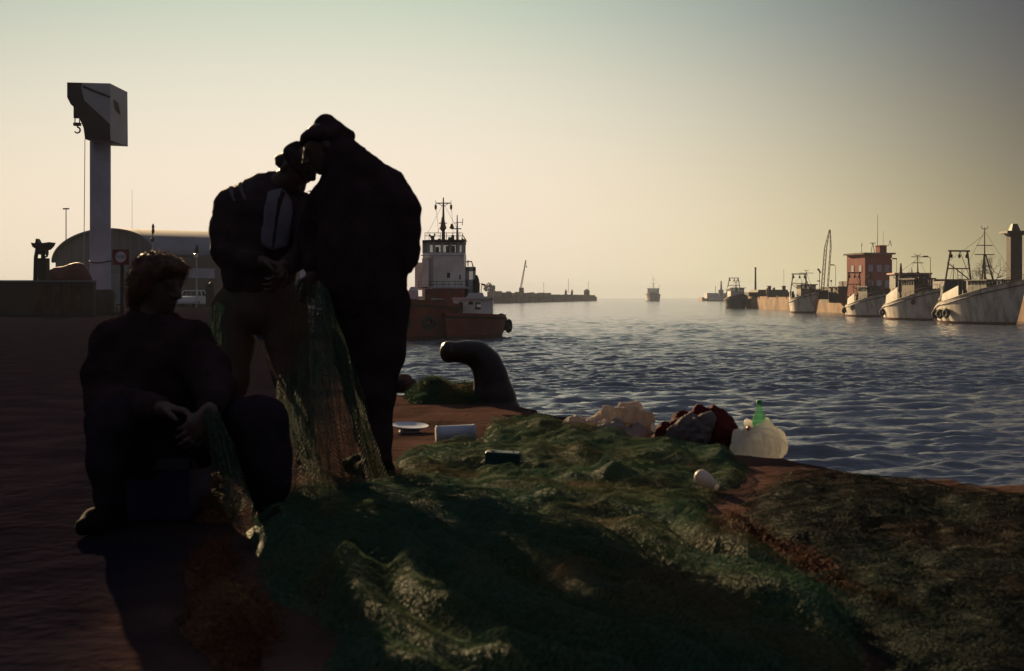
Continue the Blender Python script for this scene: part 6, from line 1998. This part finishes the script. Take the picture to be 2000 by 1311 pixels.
solid("sacking", chain((q(1108, 833), 0.030), (q(1150, 832), 0.035), (q(1185, 822), 0.055)) + chain((q(1190, 828), 0.075), (q(1225, 818), 0.075), (q(1248, 828), 0.075)) +
      [cone(q(1228, 808, 0.02), 0.045, q(1243, 802, 0.02), 0.020), ell(q(1215, 848, -0.10), (0.13, 0.10, 0.05)), cone(q(1180, 850, -0.15), 0.045, q(1205, 846, -0.16), 0.05), ell(q(1210, 855, 0.05), (0.26, 0.16, 0.05)), cone(q(1140, 843), 0.05, q(1200, 850), 0.08)],
      m_sack, r_, h=0.007, k=0.02, fold=0.045, fscale=(13, 13, 15), seed=31, ridged=True)
solid("white_scrap", [cone(q(1273, 826, -0.05), 0.012, q(1279, 838, -0.06), 0.018), cone(q(1279, 838, -0.06), 0.018, q(1290, 840, -0.06), 0.012)], m_plastic, r_, h=0.006, k=0.02, fold=0.008, fscale=(25, 25, 25), seed=32)
r_, q = heap("clothes_bundle", "maroon bundle wrapped round grey clothing beside the white bag", "clothes bundle", 7.05, [(1360, 0)], 2)
solid("maroon_wrap", [cone(q(1298, 852), 0.06, q(1340, 840), 0.085), cone(q(1340, 842, 0.06), 0.09, q(1395, 840, 0.06), 0.115), ell(q(1400, 852, 0), (0.115, 0.12, 0.115)), cone(q(1372, 815, 0.05), 0.05, q(1392, 811, 0.05), 0.018), ell(q(1360, 868, 0.05), (0.24, 0.13, 0.06))],
      m_maroon, r_, h=0.008, k=0.04, fold=0.035, fscale=(9, 9, 9), seed=33, ridged=True)
solid("grey_clothing", [cone(q(1318, 848, -0.10), 0.04, q(1345, 840, -0.10), 0.06), ell(q(1350, 850, -0.12), (0.10, 0.05, 0.075)), cone(q(1352, 822, -0.06), 0.035, q(1376, 826, -0.08), 0.05), ell(q(1338, 836, -0.12), (0.045, 0.035, 0.03))],
      m_greycloth, r_, h=0.007, k=0.02, fold=0.034, fscale=(13, 13, 13), seed=34, ridged=True)
r_, q = heap("plastic_bag", "bulging white plastic bag holding the green bottle", "bag", 6.78, [(1478, 0)], 3)
solid("bag", [ell(q(1480, 868), (0.128, 0.11, 0.058)), cone(q(1492, 862, -0.02), 0.095, q(1498, 820, 0.03), 0.014), cone(q(1445, 866), 0.055, q(1437, 848, 0.02), 0.022), cone(q(1466, 850, 0.02), 0.04, q(1460, 826, 0.03), 0.012), ell(q(1478, 880), (0.130, 0.11, 0.030)), cone(q(1512, 856), 0.050, q(1516, 872), 0.05)],
      m_plastic, r_, h=0.007, k=0.035, fold=0.016, fscale=(15, 15, 9), seed=35, ridged=True, clip=lambda X: -(X[..., 2] + 0.012))
m_bottle = bpy.data.materials.new("green_glass"); m_bottle.use_nodes = True
t = m_bottle.node_tree; b = t.nodes["Principled BSDF"]; b.inputs["Base Color"].default_value = (0.16, 0.34, 0.22, 1); b.inputs["Roughness"].default_value = 0.12
tr = t.nodes.new("ShaderNodeBsdfTranslucent"); tr.inputs[0].default_value = (0.10, 0.28, 0.15, 1); tp = t.nodes.new("ShaderNodeBsdfTransparent"); tp.inputs[0].default_value = (0.60, 0.82, 0.66, 1)
mx = t.nodes.new("ShaderNodeMixShader"); mx.inputs[0].default_value = 0.4; mx2 = t.nodes.new("ShaderNodeMixShader"); mx2.inputs[0].default_value = 0.5
t.links.new(b.outputs[0], mx.inputs[1]); t.links.new(tr.outputs[0], mx.inputs[2]); t.links.new(mx.outputs[0], mx2.inputs[1]); t.links.new(tp.outputs[0], mx2.inputs[2]); t.links.new(mx2.outputs[0], t.nodes["Material Output"].inputs[0])
bt = thing("bottle", q(1482, 880, 0.06), "green plastic bottle standing upright in the white bag", "bottle")
cb_ = q(1483, 0, 0.04)
zt = lambda y: q(0, y)[2]
mb = MB(); mb.lathe([(0.0, zt(884)), (0.040, zt(884)), (0.043, zt(880)), (0.043, zt(838)), (0.041, zt(826)), (0.033, zt(815)), (0.022, zt(806)), (0.014, zt(798)), (0.0125, zt(790)), (0.0, zt(790))], (cb_[0], cb_[1], 0), n=28); mb.build("body", m_bottle, bt, smooth=True)
mb = MB(); mb.lathe([(0.0, zt(791)), (0.0155, zt(791)), (0.0155, zt(784)), (0.013, zt(782.5)), (0.0, zt(782.5))], (cb_[0], cb_[1], 0), n=18); mb.build("cap", mat("cap_green", (0.05, 0.28, 0.14), 0.5, transl=0.2), bt, smooth=True)
mb = MB(); mb.lathe([(0.0445, zt(868)), (0.0445, zt(840))], (cb_[0], cb_[1], 0), n=28); mb.build("paper_band", mat("paper_band", (0.45, 0.43, 0.36), 0.8, var=0.2), bt, smooth=True)
rc = thing("plastic_stopper", q(1461, 836, -0.07), "small red stopper at the mouth of the white bag", "stopper")
mb = MB(); mb.lathe([(0.0, 0), (0.012, 0), (0.012, 0.012), (0.010, 0.014), (0.0, 0.014)], q(1461, 837, -0.07), axis=(0.3, -0.9, 0.3), n=20); mb.build("cap", mat("red_plastic", (0.45, 0.035, 0.02), 0.45), rc, smooth=True)
mb = MB(); mb.lathe([(0.009, 0.014), (0.009, 0.0155)], q(1461, 837, -0.07), axis=(0.3, -0.9, 0.3), n=18); mb.build("liner", mat("cap_liner", (0.5, 0.3, 0.2), 0.6), rc)
# white float / cup on the net
D = 5.5
q = lambda x, y, d=0.0: P(x, y, D + d)
fl = thing("white_float", (q(1377, 0)[0], D, 0), "small pear-shaped white plastic float lying on the green net", "float")
a, b_ = Vector(q(1364, 928)), Vector(q(1397, 950, -0.03)); ax_ = (b_ - a).normalized(); Lf = (b_ - a).length
m_float = mat("float_plastic", (0.50, 0.44, 0.41), 0.45, var=0.15, vscale=20, transl=0.25)
mb = MB(); mb.lathe([(0.0, -0.016), (0.018, -0.012), (0.031, 0.0), (0.036, 0.018), (0.034, 0.04), (0.027, 0.065), (0.020, Lf - 0.006), (0.018, Lf), (0.0, Lf)], a, axis=ax_, n=28); mb.build("body", m_float, fl, smooth=True)
mb = MB(); mb.lathe([(0.0, Lf - 0.002), (0.015, Lf - 0.002), (0.015, Lf + 0.012), (0.011, Lf + 0.015), (0.0, Lf + 0.015)], a, axis=ax_, n=22); mb.build("plug", m_plastic, fl, smooth=True)
# small bright scrap near it
p = P(1333, 931, 5.85)
sc_ = thing("glass_shard", p, "tiny bright shard on the net left of the white float", "shard")
mb = MB(); mb.add([p + (0, 0, 0.008), p + (0.009, 0.004, -0.002), p + (-0.004, 0.009, -0.003), p + (-0.005, -0.006, 0.0)], [(0, 1, 2), (0, 2, 3), (0, 3, 1), (1, 3, 2)]); mb.build("shard", m_plastic, sc_)
# lit inner edge of the stooping man's trouser leg, added as a pale rod
st = thing("leg_rim_light", P(525, 710, 6.1), "thin pale stick leaning between the legs of the stooping man", "leg_rim_light")
mb = MB(); mb.tube([P(496, 655, 6.06), P(524, 706, 6.08), P(557, 770, 6.1)], [0.007, 0.008, 0.006], 7); mb.build("shaft", mat("rim_light_tone", (0.22, 0.15, 0.10), 0.8, var=0.3, vscale=20), st, smooth=True)
mb = MB(); mb.tube([P(556, 768, 6.1), P(590, 850, 6.12), P(600, 905, 6.13)], [0.006, 0.006, 0.005], 7); mb.build("lower_end", m_bark, st, smooth=True)
# loose stones along the worn edge
r = np.random.default_rng(11)
k = 0
for (x, y, s) in ((772, 757, 0.20),):
    p = G(x, y, 0.0)
    labs = ["dark boulder at the water's edge beside the tallest man"]
    o = thing("stone", (p[0], p[1], 0), labs[k], "stone")
    solid("rock", [ell((p[0], p[1], 0.2 * s), (s * (0.9 + 0.5 * r.random()), s * 0.8, s * 0.45)), ell((p[0] + 0.4 * s, p[1] + 0.3 * s, 0.15 * s), (s * 0.7, s * 0.6, s * 0.4))], m_ground, o, h=max(s / 9, 0.006), k=0.3 * s, fold=0.22 * s, fscale=(1.6 / s, 1.6 / s, 1.6 / s), seed=90 + k)
    k += 1
# a gull far off between the two heads
def gull():
    D = 60.0
    c = P(613, 374, D)
    root = thing("gull", c, "tiny gull gliding in the gap between the two bent heads", "bird")
    prims = [cone(P(609, 375, D), 0.05, P(616, 374, D), 0.035)] + chain((P(612, 374.5, D), 0.035), (P(606, 373, D - 0.1), 0.03), (P(600, 375, D - 0.25), 0.012)) + chain((P(613, 374.5, D), 0.035), (P(616, 370, D + 0.15), 0.03), (P(617, 366, D + 0.3), 0.012))
    solid("body", prims, m_dark, root, h=0.02, k=0.02)
gull()
# ------------------------------------------------------------------ the air
m_haze = bpy.data.materials.new("haze")
m_haze.use_nodes = True
t = m_haze.node_tree
t.nodes.remove(t.nodes["Principled BSDF"])
vol = t.nodes.new("ShaderNodeVolumePrincipled")
vol.inputs["Color"].default_value = (0.66, 0.76, 0.98, 1)
vol.inputs["Density"].default_value = 0.00019
vol.inputs["Anisotropy"].default_value = 0.0
t.links.new(vol.outputs[0], t.nodes["Material Output"].inputs["Volume"])
mb = MB()
mb.box((-4000, -60, WZ - 4.5), (4400, 3200, 24))
hz_ = mb.build("haze", m_haze)
tag(hz_, "thin evening haze over the harbour", "haze", kind="stuff")
